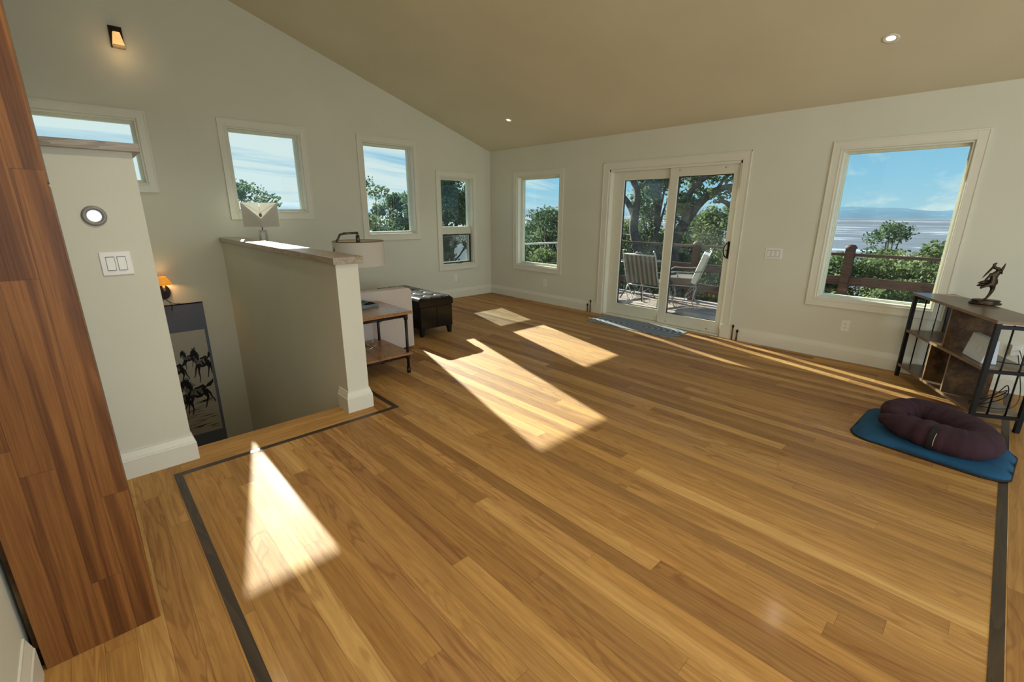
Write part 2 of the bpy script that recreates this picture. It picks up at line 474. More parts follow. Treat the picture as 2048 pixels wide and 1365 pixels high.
def glass(name, tint=(.93, .98, .96), spec=1.0, dirt=0.):
    m, t, b = new_mat(name); t.n.remove(b)
    tr = t.node('ShaderNodeBsdfTransparent'); tr.inputs[0].default_value = (*tint, 1)
    gl = t.node('ShaderNodeBsdfGlossy'); gl.inputs['Roughness'].default_value = .01
    ge = t.node('ShaderNodeNewGeometry')
    c = t.math('ABSOLUTE', t.vmath('DOT_PRODUCT', ge.outputs['Incoming'], ge.outputs['Normal']))
    fr = t.math('ADD', .035, t.math('MULTIPLY', .9, t.math('POWER', t.math('SUBTRACT', 1.0, c), 5.0)))
    mx = t.node('ShaderNodeMixShader'); t.l.new(t.math('MULTIPLY', fr, spec), mx.inputs[0])
    t.l.new(tr.outputs[0], mx.inputs[1]); t.l.new(gl.outputs[0], mx.inputs[2])
    out = t.n['Material Output']; last = mx.outputs[0]
    if dirt:
        df = t.node('ShaderNodeBsdfTranslucent'); df.inputs[0].default_value = (.8, .85, .8, 1)
        n = t.noise(t.coords(), 3.0, 4); m2 = t.node('ShaderNodeMixShader')
        t.l.new(t.mapr(n, .45, .75, 0.005, dirt), m2.inputs[0])
        t.l.new(last, m2.inputs[1]); t.l.new(df.outputs[0], m2.inputs[2]); last = m2.outputs[0]
    t.l.new(last, out.inputs[0])
glass('pane', spec=.7); glass('door_pane', (.93, .98, .95), .8, .03)
glass('awning_pane', (.55, .62, .60), 1.0, .05)
def foliage(name, a, b_, c):
    m, t, b = new_mat(name)
    co = t.coords(); n = t.noise(co, 2.5, 3); n2 = t.noise(co, 25, 1)
    f = t.math('ADD', t.math('MULTIPLY', n, .6), t.math('MULTIPLY', n2, .4))
    col = t.ramp(f, [(.35, a), (.5, b_), (.65, c)])
    t.l.new(col, b.inputs['Base Color']); setp(b, Roughness=.7); b.inputs['Specular IOR Level'].default_value = .2
    mx = t.node('ShaderNodeMixShader'); tr = t.node('ShaderNodeBsdfTranslucent'); t.l.new(col, tr.inputs[0]); mx.inputs[0].default_value = .35
    t.l.new(b.outputs[0], mx.inputs[1]); t.l.new(tr.outputs[0], mx.inputs[2]); t.l.new(mx.outputs[0], t.n['Material Output'].inputs[0])
foliage('needles_dark', (.055, .10, .06), (.10, .16, .085), (.18, .235, .12))
foliage('needles_olive', (.08, .125, .05), (.165, .215, .085), (.29, .33, .14))
simple('bark', (.085, .075, .068), .9, var=.45, scale=14, bump=.6)
def rug_mat():
    m, t, b = new_mat('rug_weave')
    x, y, z = t.sep(t.coords())
    xe = t.math('MULTIPLY', x, 1.0); ye = t.math('MULTIPLY', y, 2.1)
    r = t.math('SQRT', t.math('ADD', t.math('MULTIPLY', xe, xe), t.math('MULTIPLY', ye, ye)))
    r = t.math('ADD', r, t.math('MULTIPLY', t.noise(t.coords(), 8, 2), .02))
    s = t.mapr(t.math('SINE', t.math('MULTIPLY', r, 75)), -.6, .6)
    sp = t.noise(t.coords(), 130, 2, .7)
    f = t.math('ADD', t.math('MULTIPLY', s, .35), t.math('MULTIPLY', t.mapr(sp, .35, .65), .65))
    t.l.new(t.ramp(f, [(.15, (.07, .082, .092)), (.55, (.22, .25, .255)), (.95, (.48, .51, .50))]), b.inputs['Base Color']); setp(b, Roughness=.95)
rug_mat()
def hill_mat():
    m, t, b = new_mat('hill_ground')
    n = t.noise(t.coords(), .6, 4, .6)
    t.l.new(t.ramp(n, [(.35, (.07, .075, .04)), (.55, (.15, .13, .08)), (.7, (.25, .21, .15))]), b.inputs['Base Color']); setp(b, Roughness=.95)
    m, t, b = new_mat('hazy_valley')  # blue-grey aerial haze is painted into the plain's base colours
    x, y, z = t.sep(t.coords())
    n = t.noise(t.comb(t.math('MULTIPLY', x, .00035), t.math('MULTIPLY', y, .0013), 0), 1.0, 7, .66, .5)
    n2 = t.noise(t.comb(t.math('MULTIPLY', x, .004), t.math('MULTIPLY', y, .012), 0), 1.0, 4, .65)
    f = t.math('ADD', t.math('MULTIPLY', n, .72), t.math('MULTIPLY', n2, .28))
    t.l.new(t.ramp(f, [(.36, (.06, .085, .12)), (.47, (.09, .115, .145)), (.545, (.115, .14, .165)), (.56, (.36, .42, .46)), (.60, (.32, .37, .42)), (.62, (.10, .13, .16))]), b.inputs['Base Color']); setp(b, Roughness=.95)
    m, t, b = new_mat('hazy_mountain')  # distance haze put into the base colour as a blue tint
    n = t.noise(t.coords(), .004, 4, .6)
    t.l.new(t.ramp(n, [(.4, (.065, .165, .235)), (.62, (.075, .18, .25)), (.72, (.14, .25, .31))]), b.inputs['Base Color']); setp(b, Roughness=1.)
hill_mat()

# ------------------------------------------------------------------ room dimensions
HC, SL = 2.523, .328           # ceiling height at the door wall, rise per metre going away from it
XR, YB = 10.0, -8.0            # far sides of the plan, behind the camera
WT = .16
def zc_(y): return HC - SL * y

# openings (casing outer size minus casing)
CAS = .088
WA = {'window_1': (-6.20, -4.882, 1.693, 2.522), 'window_2': (-4.216, -3.199, 1.393, 2.551),
      'window_3': (-2.505, -1.504, 1.065, 2.556), 'window_4': (-1.183, -.3275, .508, 2.144)}
WB = {'window_5': (.6302, 1.7553, .515, 2.150), 'window_6': (5.2535, 6.3595, .547, 2.178)}
DOOR = (2.4955, 4.4953, 2.168)
DC = .098

def wall_grid(mb, rng, zr, holes, mk, top=None):
    """cells between cuts; mk(u0,u1,z0,z1) adds a block"""
    us = sorted({rng[0], rng[1], *[h[0] for h in holes], *[h[1] for h in holes]})
    zs = sorted({zr[0], zr[1], *[h[2] for h in holes], *[h[3] for h in holes]})
    for i in range(len(us) - 1):
        for j in range(len(zs) - 1):
            cu, cz = (us[i] + us[i + 1]) / 2, (zs[j] + zs[j + 1]) / 2
            if any(h[0] < cu < h[1] and h[2] < cz < h[3] for h in holes): continue
            mk(us[i], us[i + 1], zs[j], zs[j + 1])
# wall A (left, x=0): gable wall under the sloping ceiling, goes down into the stairwell
mb = MB()
hA = [(a + CAS, b - CAS, c + CAS, d_ - CAS) for (a, b, c, d_) in WA.values()]
wall_grid(mb, (YB, 0), (-2.75, 2.5), hA, lambda a, b, c, d_: mb.box((-WT, a, c), (0, b, d_)))
hi = [(-4.7, -3.4), (-2.3, -1.7)]
# part above 2.5 up to the slope, windows 2 and 3 end at 2.463/2.468 so the strip is solid
mb.prism([(0, 2.5), (0, HC + .05), (YB, zc_(YB) + .05), (YB, 2.5)], WT, 0, 'x', -WT)
struct(mb.build('wall_left', 'wall_paint'), 'tall off-white gable wall with four white-framed windows')
# wall B (door wall, y=0)
mb = MB()
hB = [(a + CAS, b - CAS, c + CAS, d_ - CAS) for (a, b, c, d_) in WB.values()] + [(DOOR[0] + DC, DOOR[1] - DC, -.3, DOOR[2] - DC)]
wall_grid(mb, (-WT, XR + WT), (-.3, HC + .02), hB, lambda a, b, c, d_: mb.box((a, 0, c), (b, WT, d_)))
struct(mb.build('wall_right', 'wall_paint'), 'off-white wall with the glass sliding door and two windows')
# wall behind the camera (x = XR) with two big window openings, and the wall at the camera's left
mb = MB()
mb.box((XR, YB, -.3), (XR + WT, 0, .35)); mb.box((XR, YB, 3.3), (XR + WT, -4.9, 5.3)); mb.box((XR, YB, .35), (XR + WT, -4.9, 3.3)); mb.box((XR, -.3, .35), (XR + WT, 0, 2.6))
mb.prism([(-4.9, 3.3), (-4.9, 4.15), (0, 2.6), (0, 2.55), (-.3, 2.55)], WT, 0, 'x', XR)
struct(mb.build('wall_back', 'wall_paint'), 'off-white wall behind the viewer')
mb = MB(); WY = -6.035
mb.box((4.12, WY - .12, -.02), (6.2, WY, zc_(WY) + .02)); mb.box((6.2, WY - .12, -.02), (XR, WY, .02))
mb.box((6.2, WY - .12, .02), (XR, WY, zc_(WY) + .02))
struct(mb.build('wall_near', 'wall_paint'), 'pale grey-white wall at the lower left corner of the view')
mb = MB(); mb.box((4.12, YB, -.02), (4.24, WY - .12, zc_(YB))); mb.box((-WT, YB - .12, -2.75), (4.24, YB, zc_(YB) + .05))
struct(mb.build('wall_hall', 'hall_paint'), 'off-white wall closing the stair hall')
# ceiling
mb = MB()
mb.add([(-WT, .2, zc_(.2)), (XR + WT, .2, zc_(.2)), (XR + WT, YB - .12, zc_(YB - .12)), (-WT, YB - .12, zc_(YB - .12)),
        (-WT, .2, zc_(.2) + .2), (XR + WT, .2, zc_(.2) + .2), (XR + WT, YB - .12, zc_(YB - .12) + .2), (-WT, YB - .12, zc_(YB - .12) + .2)],
       [(0, 1, 2, 3), (7, 6, 5, 4), (0, 4, 5, 1), (1, 5, 6, 2), (2, 6, 7, 3), (3, 7, 4, 0)])
struct(mb.build('ceiling', 'ceiling_paint'), 'sloping off-white ceiling')

# ------------------------------------------------------------------ floor, border inlays, stairwell
EDGE = 3.24       # nosing of the stair opening
mb = MB()
def fl(x0, x1, y0, y1, mi): mb.box((x0, y0, -.28), (x1, y1, 0), mi)
fl(0, XR, -4.19, 0, 0)
fl(EDGE, 3.56, -5.46, -4.19, 1)
fl(3.56, 6.905, -5.46, -4.19, 0); fl(EDGE, 6.905, YB, -5.46, 0)
fl(6.905, XR, YB, -4.19, 0)
struct(mb.build('floor', ['floor_boards', 'floor_boards_cross']), 'glossy honey-brown hardwood plank floor')
mb = MB(); mb.box((6.905, YB, -.001), (XR, 0, .0012)); 
struct(mb.build('floor_border', 'floor_boards_cross'), 'hardwood boards running crosswise beyond the right border')
def inlay(n, a, b, m='inlay_walnut', label=None):
    k = MB(); k.box((a[0], a[1], -.002), (b[0], b[1], .0016)); struct(k.build('trim_%d' % n, m), label)
inlay(1, (3.535, -5.465), (3.575, -4.035), label='dark inlaid strip in the floor along the stair opening')
inlay(2, (3.535, -5.505), (6.87, -5.465), 'inlay_walnut_x', 'dark inlaid floor strip running towards the viewer')
inlay(3, (6.868, -5.505), (6.908, 0), label='dark inlaid floor strip at the right')
inlay(4, (.02, -4.075), (3.535, -4.035), 'inlay_walnut_x', 'dark inlaid floor strip behind the half wall')
mb = MB()
n_st = 13
for i in range(n_st - 1):
    x1 = EDGE - .25 * i; zt = -.19 * (i + 1)
    mb.box((x1 - .25, -5.37, zt - .5 if i < 9 else -2.75), (x1, -4.37, zt))
struct(mb.build('stairs', 'floor_boards_cross'), 'wooden stairs going down behind the floor edge')
mb = MB(); mb.box((0, -5.37, -2.8), (EDGE, -4.37, -2.7)); struct(mb.build('floor_lower', 'floor_boards'), 'floor at the foot of the stairs')
mb = MB(); mb.box((EDGE - .02, -5.37, -2.7), (EDGE, -4.37, -.28)); struct(mb.build('wall_under_stair', 'wall_paint'), 'wall under the stair opening')

# half wall between stairs and room
HW0, HW1, HWX, HWZ = -4.362, -4.195, 3.40, 1.135
mb = MB(); mb.box((0, HW0, -2.7), (EDGE, HW1, HWZ)); mb.box((EDGE, HW0, 0), (HWX, HW1, HWZ))
hw = struct(mb.build('wall_half', 'wall_paint'), 'painted half wall beside the stairs with a wooden cap')
mb = MB(); mb.box((.002, HW0 - .022, HWZ), (HWX + .024, HW1 + .035, HWZ + .05))
mb2 = mb.build('wall_cap', 'oak_cap', hw, bevel=.004); mb2['label'] = 'pale oak cap board'
# taller wall on the other side of the stairs
PW = -5.372; PZ = 1.79
mb = MB(); mb.box((0, PW - .16, -2.7), (EDGE, PW, PZ)); mb.box((EDGE, YB, 0), (3.40, PW, PZ)); mb.box((0, YB, -.28), (EDGE, PW - .16, 0), 1)
pw = struct(mb.build('wall_stair', ['wall_paint', 'floor_boards']), 'painted wall end with light and switches, topped with a wooden ledge')
mb = MB(); mb.box((EDGE - .03, YB, PZ), (3.43, PW + .035, PZ + .043)); mb.box((.002, PW - .19, PZ), (EDGE - .03, PW + .035, PZ + .043))
q = mb.build('wall_cap', 'oak_cap_y', pw, bevel=.004); q['label'] = 'greyish oak ledge'

# baseboards: lower board + sloped cap, run as prisms
def base_profile(t=.02): return [(0, 0), (t, 0), (t, .112), (t - .004, .118), (t - .004, .122), (.006, .158), (.006, .165), (0, .165)]
def baseboard(name, segs, label, mat='trim_paint'):
    """segs: (axis, fixed coord, outward sign, from, to)"""
    mb = MB()
    for ax, c, s, a, b in segs:
        pr = [(c + s * u, z) for u, z in base_profile()]
        if s < 0 and ax == 'y' or s > 0 and ax == 'x': pr = pr[::-1]
        if ax == 'x': mb.prism(pr, b - a, 0, 'x', a)     # runs along x, board at y=c
        else: mb.prism(pr, b - a, 0, 'y', a)             # runs along y, board at x=c
    return struct(mb.build(name, mat), label)
baseboard('baseboard_left', [('y', 0, 1, HW1, 0)], 'white baseboard under the gable windows')
baseboard('baseboard_right', [('x', 0, -1, 0, DOOR[0]), ('x', 0, -1, DOOR[1], XR)], 'white baseboard along the door wall')
baseboard('baseboard_near', [('x', WY, 1, 4.7, XR)], 'white baseboard at the lower left corner of the view')
def mitred(name, pts, label):
    """profile swept along a plan polyline with mitred corners; the board sits on the left of the path"""
    P_ = [Vector((p[0], p[1], 0)) for p in pts]; pr = base_profile(); m_ = len(pr); vs = []
    for i, p in enumerate(P_):
        ns = []
        for a_, b_ in ((i - 1, i), (i, i + 1)):
            if a_ >= 0 and b_ < len(P_): t_ = (P_[b_] - P_[a_]).normalized(); ns.append(Vector((-t_.y, t_.x, 0)))
        nn = sum(ns, Vector()) / len(ns); nn = nn / nn.length_squared
        for u_, z_ in pr: vs.append((p.x + nn.x * u_, p.y + nn.y * u_, z_))
    fs = [(i * m_ + j, (i + 1) * m_ + j, (i + 1) * m_ + (j + 1) % m_, i * m_ + (j + 1) % m_) for i in range(len(P_) - 1) for j in range(m_)]
    fs += [list(range(m_)), list(range((len(P_) - 1) * m_, len(P_) * m_))[::-1]]
    k = MB(); k.add(vs, fs); return struct(k.build(name, 'trim_paint'), label)
mitred('baseboard_half_wall', [(.02, HW1), (HWX, HW1), (HWX, HW0), (EDGE, HW0)], 'white baseboard wrapped round the half wall end')
mitred('baseboard_stair_wall', [(EDGE, PW), (3.40, PW), (3.40, YB)], 'white baseboard at the foot of the stair wall end')

# ------------------------------------------------------------------ windows
def bars(mb, P, u0, u1, z0, z1, w_, d0, d1, mi=0):
    """rectangular frame of bar width w_, between depths d0..d1; P maps (u, depth, z)"""
    for a, b, c, e in ((u0, u0 + w_, z0, z1), (u1 - w_, u1, z0, z1), (u0 + w_, u1 - w_, z1 - w_, z1), (u0 + w_, u1 - w_, z0, z0 + w_)):
        p, q_ = P(a, d0, c), P(b, d1, e); mb.box(p, q_, mi)
def window(name, side, rect, label, fr=.042, awning=False, cas=CAS):
    u0, u1, z0, z1 = rect
    P = (lambda u, d_, z: (d_, u, z)) if side == 'A' else (lambda u, d_, z: (u, -d_, z))   # depth d_ >0 into the room
    mb = MB()
    bars(mb, P, u0, u1, z0, z1, cas - .004, 0.0005, .016)
    bars(mb, P, u0, u1, z0, z1, .014, .016, .021)               # raised back band
    bars(mb, P, u0 + cas - .02, u1 - cas + .02, z0 + cas - .02, z1 - cas + .02, .012, .014, .020)
    # jamb liner and outer frame
    bars(mb, P, u0 + cas, u1 - cas, z0 + cas, z1 - cas, .012, -.155, .004)
    root = struct(mb.build(name, 'trim_paint', bevel=.0015), label)
    a0, a1, b0, b1 = u0 + cas + .012, u1 - cas - .012, z0 + cas + .012, z1 - cas - .012
    f = fr - .012
    mb = MB(); bars(mb, P, a0, a1, b0, b1, f, -.150, -.085); bars(mb, P, a0, a1, b0, b1, f * .55, -.085, -.070)
    if awning:
        mb.box(P(a0, -.150, 1.118), P(a1, -.055, 1.245))
    s = mb.build('window_sash', 'trim_cream', root, bevel=.0015)
    pane = MB()
    if awning:
        pane.box(P(a0 + f, -.123, 1.245), P(a1 - f, -.119, b1 - f))
        pane.build('pane', 'pane', s)
        k = MB(); bars(k, P, a0 + .006, a1 - .006, b0 + .006, 1.112, .014, -.085, -.058); k.build('screen_frame', 'gasket', root)
        k = MB(); k.box(P(a0 + f, -.123, b0 + f), P(a1 - f, -.119, 1.112)); k.build('pane', 'awning_pane', s)
        um = (a0 + a1) / 2 + .04
        k = MB(); k.box(P(um - .055, -.058, b0 - .004), P(um + .055, -.022, b0 + .014)); k.tube([P(um, -.03, b0 + .012), P(um + .005, -.01, b0 + .03), P(um + .07, -.004, b0 + .028), P(um + .085, -.004, b0 + .014)], .0055, 8)
        k.build('crank_handle', 'gasket', root)
    else:
        pane.box(P(a0 + f, -.123, b0 + f), P(a1 - f, -.119, b1 - f)); pane.build('pane', 'pane', s)
    return root
window('window_1', 'A', WA['window_1'], 'wide high window at far left above the stair wall')
window('window_2', 'A', WA['window_2'], 'squarish high window above the half wall')
window('window_3', 'A', WA['window_3'], 'tall window above the drum-shaded lamp')
window('window_4', 'A', WA['window_4'], 'narrow window with a small crank-out pane below, next to the corner', awning=True)
window('window_5', 'B', WB['window_5'], 'narrow tall window right of the corner')
window('window_6', 'B', WB['window_6'], 'large window at right with the valley view', fr=.03)

# ------------------------------------------------------------------ sliding door
u0, u1, zt = DOOR
mb = MB()
for a, b, c, e in ((u0, u0 + DC - .004, 0, zt), (u1 - DC + .004, u1, 0, zt), (u0 + DC - .004, u1 - DC + .004, zt - DC + .004, zt)):
    mb.box((a, -.016, c), (b, -.0005, e))
for a, b, c, e in ((u0, u0 + .014, 0.165, zt), (u1 - .014, u1, .165, zt), (u0, u1, zt - .014, zt)):
    mb.box((a, -.022, c), (b, -.016, e))
o0, o1, oz = u0 + DC, u1 - DC, zt - DC
for a, b, c, e in ((o0, o0 + .022, .0, oz), (o1 - .022, o1, .0, oz), (o0, o1, oz - .03, oz)):
    mb.box((a, 0.0, c), (b, .155, e))
mb.box((o0, .0, -.02), (o1, .17, .018))                       # sill track
for a in (u0, u1 - DC): mb.box((a - .002, -.024, 0), (a + DC + .002, -.0005, .165))   # plinth blocks
door = struct(mb.build('door_1', 'trim_paint', bevel=.002), 'white-framed two-panel glass sliding door to the deck')
def slider(x0, x1, y0, y1, ztop, stl, str_, top, bot, name):
    k = MB(); z0 = .022
    k.box((x0, y0, z0), (x0 + stl, y1, ztop)); k.box((x1 - str_, y0, z0), (x1, y1, ztop))
    k.box((x0 + stl, y0, ztop - top), (x1 - str_, y1, ztop)); k.box((x0 + stl, y0, z0), (x1 - str_, y1, z0 + bot))
    o = k.build(name, 'vinyl', door, bevel=.003)
    g = MB(); ym = (y0 + y1) / 2; g.box((x0 + stl - .004, ym - .002, z0 + bot - .004), (x1 - str_ + .004, ym + .002, ztop - top + .004)); g.build('pane', 'door_pane', o)
    g = MB()
    P = lambda u, d_, z: (u, d_, z)
    bars(g, P, x0 + stl - .001, x1 - str_ + .001, z0 + bot - .001, ztop - top + .001, .010, ym + .003, y1 + .001); g.build('glazing_gasket', 'gasket', o)
    return o
slider(o0 + .022, 3.56, .088, .132, oz - .03, .165, .10, .115, .165, 'fixed_panel')
sp = slider(3.505, o1 - .022, .030, .075, oz - .03, .108, .075, .105, .150, 'sliding_panel')
k = MB(); hx = o1 - .022 - .026
k.box((hx - .011, .018, .965), (hx + .011, .030, 1.165))
k.tube([(hx, .022, 1.15), (hx - .012, -.012, 1.145), (hx - .03, -.026, 1.11), (hx - .034, -.028, 1.06), (hx - .03, -.026, 1.02), (hx - .012, -.012, .985), (hx, .022, .98)], .0075, 8)
k.tube([(hx, .02, 1.06), (hx - .02, -.006, 1.067)], .005, 6)
q = k.build('handle', 'black_metal', sp); q['label'] = 'black curved pull handle'
k = MB()
for x in (3.63, 4.2):
    for z in (oz - .06, .06): k.tube([(x, .0305, z), (x, .026, z)], .006, 8)
k.build('screw_cap', 'bronze_dark', sp)

# ------------------------------------------------------------------ tall walnut cabinet at left
wc = thing('walnut_cabinet', 'tall walnut-sided cabinet at the left edge, its side panel facing the viewer', 'cabinet', (4.685, -5.85, 0))
k = MB(); k.box((-.022, -.160, .0), (0, .152, 2.75)); q = k.build('side_panel', 'walnut', wc, bevel=.002)
k = MB(); k.box((-.52, -.175, .08), (-.024, .128, 2.74)); k.build('body', 'rustic_board', wc)
k = MB()
for z0, z1 in ((.09, 1.02), (1.03, 1.58), (1.59, 2.73)):
    k.box((-.515, .130, z0), (-.028, .150, z1))
k.build('door', 'walnut', wc, bevel=.001)
k = MB(); k.box((-.50, -.175, 0), (-.03, .10, .08)); k.build('toe_kick', 'black_metal', wc)

# ------------------------------------------------------------------ wall fittings
def on_wall(side, u, z, off=0.0):
    return (off, u, z) if side == 'A' else (u, -off, z)
def switch(loc, axis, n, wd, ht, label, dim=False):
    """axis: 'x' wall facing +x, 'y' wall facing -y"""
    rz = PI / 2 if axis == 'x' else 0
    t = thing('light_switch', label, 'switch', loc, rz)
    # local: plate spans x, faces -y
    k = MB(); k.box((-wd / 2, -.006, -ht / 2), (wd / 2, 0, ht / 2)); k.build('wall_plate', 'switch_white', t, bevel=.003)
    pitch = .046; 
    for i in range(n):
        cx = (i - (n - 1) / 2) * pitch
        k = MB(); k.box((cx - .0185, -.0066, -.036), (cx + .0185, -.0058, .036)); k.build('switch_gap', 'socket_dark', t)
        k = MB(); k.add([(cx - .0165, -.0066, -.033), (cx + .0165, -.0066, -.033), (cx + .0165, -.0066, .033), (cx - .0165, -.0066, .033),
                        (cx - .0165, -.013, -.033), (cx + .0165, -.013, -.033), (cx + .0165, -.008, .033), (cx - .0165, -.008, .033)],
                       [(4, 5, 6, 7), (0, 1, 5, 4), (1, 2, 6, 5), (2, 3, 7, 6), (3, 0, 4, 7)]); k.build('rocker', 'switch_white', t)
    return t
switch((3.4005, -5.533, 1.228), 'x', 2, .128, .122, 'white double rocker switch on the stair wall end')
switch((4.86, -.0005, 1.06), 'y', 3, .175, .118, 'white triple rocker switch beside the sliding door')
def outlet(loc, axis, label):
    rz = PI / 2 if axis == 'x' else 0
    t = thing('wall_outlet', label, 'outlet', loc, rz, 'white wall outlets')
    k = MB(); k.box((-.036, -.005, -.058), (.036, 0, .058)); k.build('wall_plate', 'switch_white', t, bevel=.002)
    for s in (-1, 1):
        k = MB(); k.prism([(.0155 * math.cos(a), .014 * math.sin(a)) for a in [2 * PI * i / 16 for i in range(16)]], .002, 0, 'y', -.0068)
        for i in range(len(k.v)): k.v[i] = (k.v[i][0], k.v[i][1], k.v[i][2] + s * .0205)
        o = k.build('receptacle', 'switch_white', t)
        k = MB(); z = s * .0205
        k.box((-.0075, -.0072, z - .002), (-.0045, -.0066, z + .008)); k.box((.0045, -.0072, z - .002), (.0075, -.0066, z + .007)); k.box((-.002, -.0072, z - .009), (.002, -.0066, z - .005))
        k.build('slot', 'socket_dark', o)
    return t
outlet((.0005, -.838, .358), 'x', 'white outlet under the narrow crank-out window')
outlet((1.403, -.0005, .342), 'y', 'white outlet under the narrow window right of the corner')
outlet((5.648, -.0005, .370), 'y', 'white double outlet under the large right window')
outlet((6.86, -.0005, .37), 'y', 'white outlet behind the rustic shelf unit with a plug in it')

# round step light on the stair wall end
t = thing('step_light', 'round recessed step light glowing on the stair wall end', 'light', (3.4005, -5.577, 1.472), PI / 2)
MY = Matrix.Rotation(PI / 2, 4, 'X')   # local z -> -y
k = MB(); k.lathe([(.050, 0), (.050, .006), (.046, .010), (.033, .010), (.029, .004), (.029, 0)], n=32, M=MY); k.build('trim_ring', 'ring_nickel', t)
k = MB(); k.disc((0, 0, 0), .030, .003, 32, M=MY); k.build('lens', 'led_cool', t)

# (below) small copper pipe stubs each side of the door
for i, (x, h, lb) in enumerate(((4.552, .185, 'taller copper pipe stub right of the sliding door'), (4.607, .135, 'shorter copper pipe stub right of the sliding door'),
                             (2.345, .125, 'shorter copper pipe stub left of the sliding door'), (2.40, .19, 'taller copper pipe stub left of the sliding door'))):
    t = thing('pipe_stub', lb, 'pipe', (x, -.034, 0), group='copper pipe stubs beside the sliding door')
    k = MB(); k.tube([(0, 0, 0.0), (0, 0, h - .02)], .008, 10); k.build('pipe', 'copper', t)
    k = MB(); k.tube([(0, 0, h - .03), (0, 0, h)], .0115, 10); k.build('cap', 'bronze_dark', t)

# ceiling cans (embedded in the slope); last three unseen, added to brighten floor and stairs
ang = math.atan(SL)
for x, y, lb, pw_ in ((5.697, -.822, 'lit recessed ceiling light at the upper right', 14), (1.329, -.779, 'small lit recessed ceiling light near the corner of the room', 18),
                 (5.4, -4.6, 'added fill ceiling light above the viewer, left one', 165), (7.6, -4.6, 'added fill ceiling light above the viewer, right one', 30), (1.7, -4.87, 'added fill ceiling light above the stairs', 60)):
    t = thing('ceiling_light', lb, 'light', (x, y, zc_(y) - .0015), group='recessed ceiling lights'); t.rotation_euler = (-ang, 0, 0)
    k = MB(); k.lathe([(.056, 0), (.055, -.005), (.040, -.006), (.033, 0.0), (.030, -.001)], n=32); k.build('trim_ring', 'trim_paint', t)
    k = MB(); k.disc((0, 0, 0), .031, -.001, 24); k.build('lamp', 'can_glow', t)
    L = bpy.data.lights.new('can_beam', 'SPOT'); L.energy = pw_; L.spot_size = 1.7; L.spot_blend = .6; L.color = (1, .90, .74); L.shadow_soft_size = .06
    o = bpy.data.objects.new('can_beam', L); COL.objects.link(o); o.parent = t; o.location = (0, 0, -.03)

# upper wall sconce: dark plate with tapered glass shade
t = thing('wall_sconce', 'lit dark-plated sconce with tapered glass shade high on the gable wall', 'lamp', (0.0005, -4.987, 3.19), PI / 2)
k = MB(); k.prism([(-.054, .10), (.054, .10), (.054, -.10), (-.054, -.10)], .018, 0, 'y', -.018); k.box((-.03, -.06, .055), (.03, -.018, .088)); k.build('back_plate', 'bronze_dark', t, bevel=.002)
k = MB()
k.add([(-.026, -.022, .035), (.026, -.022, .035), (.026, -.075, .035), (-.026, -.075, .035), (-.046, -.020, -.085), (.046, -.020, -.085), (.046, -.105, -.085), (-.046, -.105, -.085)],
      [(0, 1, 2, 3), (0, 4, 5, 1), (1, 5, 6, 2), (2, 6, 7, 3), (3, 7, 4, 0)])
k.build('glass_shade', 'sconce_glass', t, solid=.003, bevel=0)
k = MB(); k.lathe([(.001, -.055), (.018, -.045), (.026, -.025), (.024, 0), (.012, .025), (.001, .03)], (0, -.068, -.035), 16); k.build('bulb', 'bulb_glow', t)
k = MB(); k.box((-.047, -.107, -.102), (.047, -.019, -.086)); k.build('bottom_band', 'thread_tan', t)
k = MB(); k.box((-.012, -.085, .036), (.012, -.015, .06)); k.build('shade_holder', 'bronze_dark', t)
L = bpy.data.lights.new('sconce_bulb', 'POINT'); L.energy = .42; L.color = (1, .62, .3); L.shadow_soft_size = .05
o = bpy.data.objects.new('sconce_bulb', L); COL.objects.link(o); o.parent = t; o.location = (0, -.16, -.16)

# lower candle sconce in the stairwell
t = thing('wall_sconce', 'small candle sconce with orange shade above the horse scroll', 'lamp', (0.0005, -5.030, .615), PI / 2)
k = MB(); k.prism([(.062 * math.cos(a), .085 * math.sin(a) - .03) for a in [2 * PI * i / 24 for i in range(24)]], .018, 0, 'y', -.018); k.box((-.012, -.10, -.02), (.012, -.016, .0)); k.build('back_plate', 'bronze_dark', t)
k = MB(); k.tube([(0, -.095, -.01), (0, -.095, .075)], .012, 12); k.build('candle_sleeve', 'candle_sleeve', t)
k = MB(); k.lathe([(.036, .155), (.085, .065)], (0, -.095, 0), 24); k.build('lamp_shade', 'amber_shade', t, solid=.002)
k = MB(); k.tube([(0.0, -.012, -.11), (.02, -.02, -.14), (.05, -.014, -.165), (.09, -.016, -.18), (.13, -.012, -.186)], .003, 6)
k.tube([(0.0, -.012, -.11), (.03, -.02, -.15), (.045, -.016, -.19), (.04, -.012, -.26)], .003, 6)
k.tube([(0.0, -.012, -.11), (-.03, -.02, -.13), (-.07, -.014, -.15)], .003, 6); k.build('cord', 'bronze_dark', t)
L = bpy.data.lights.new('candle_bulb', 'POINT'); L.energy = 1.6; L.color = (1, .6, .25); L.shadow_soft_size = .03
o = bpy.data.objects.new('candle_bulb', L); COL.objects.link(o); o.parent = t; o.location = (0, -.095, .10)

# ------------------------------------------------------------------ hanging scroll with galloping ink horses
SC = thing('hanging_scroll', 'blue-grey hanging scroll with galloping ink horses on the stairwell wall', 'picture', (0.0005, -5.02, 0), PI / 2)
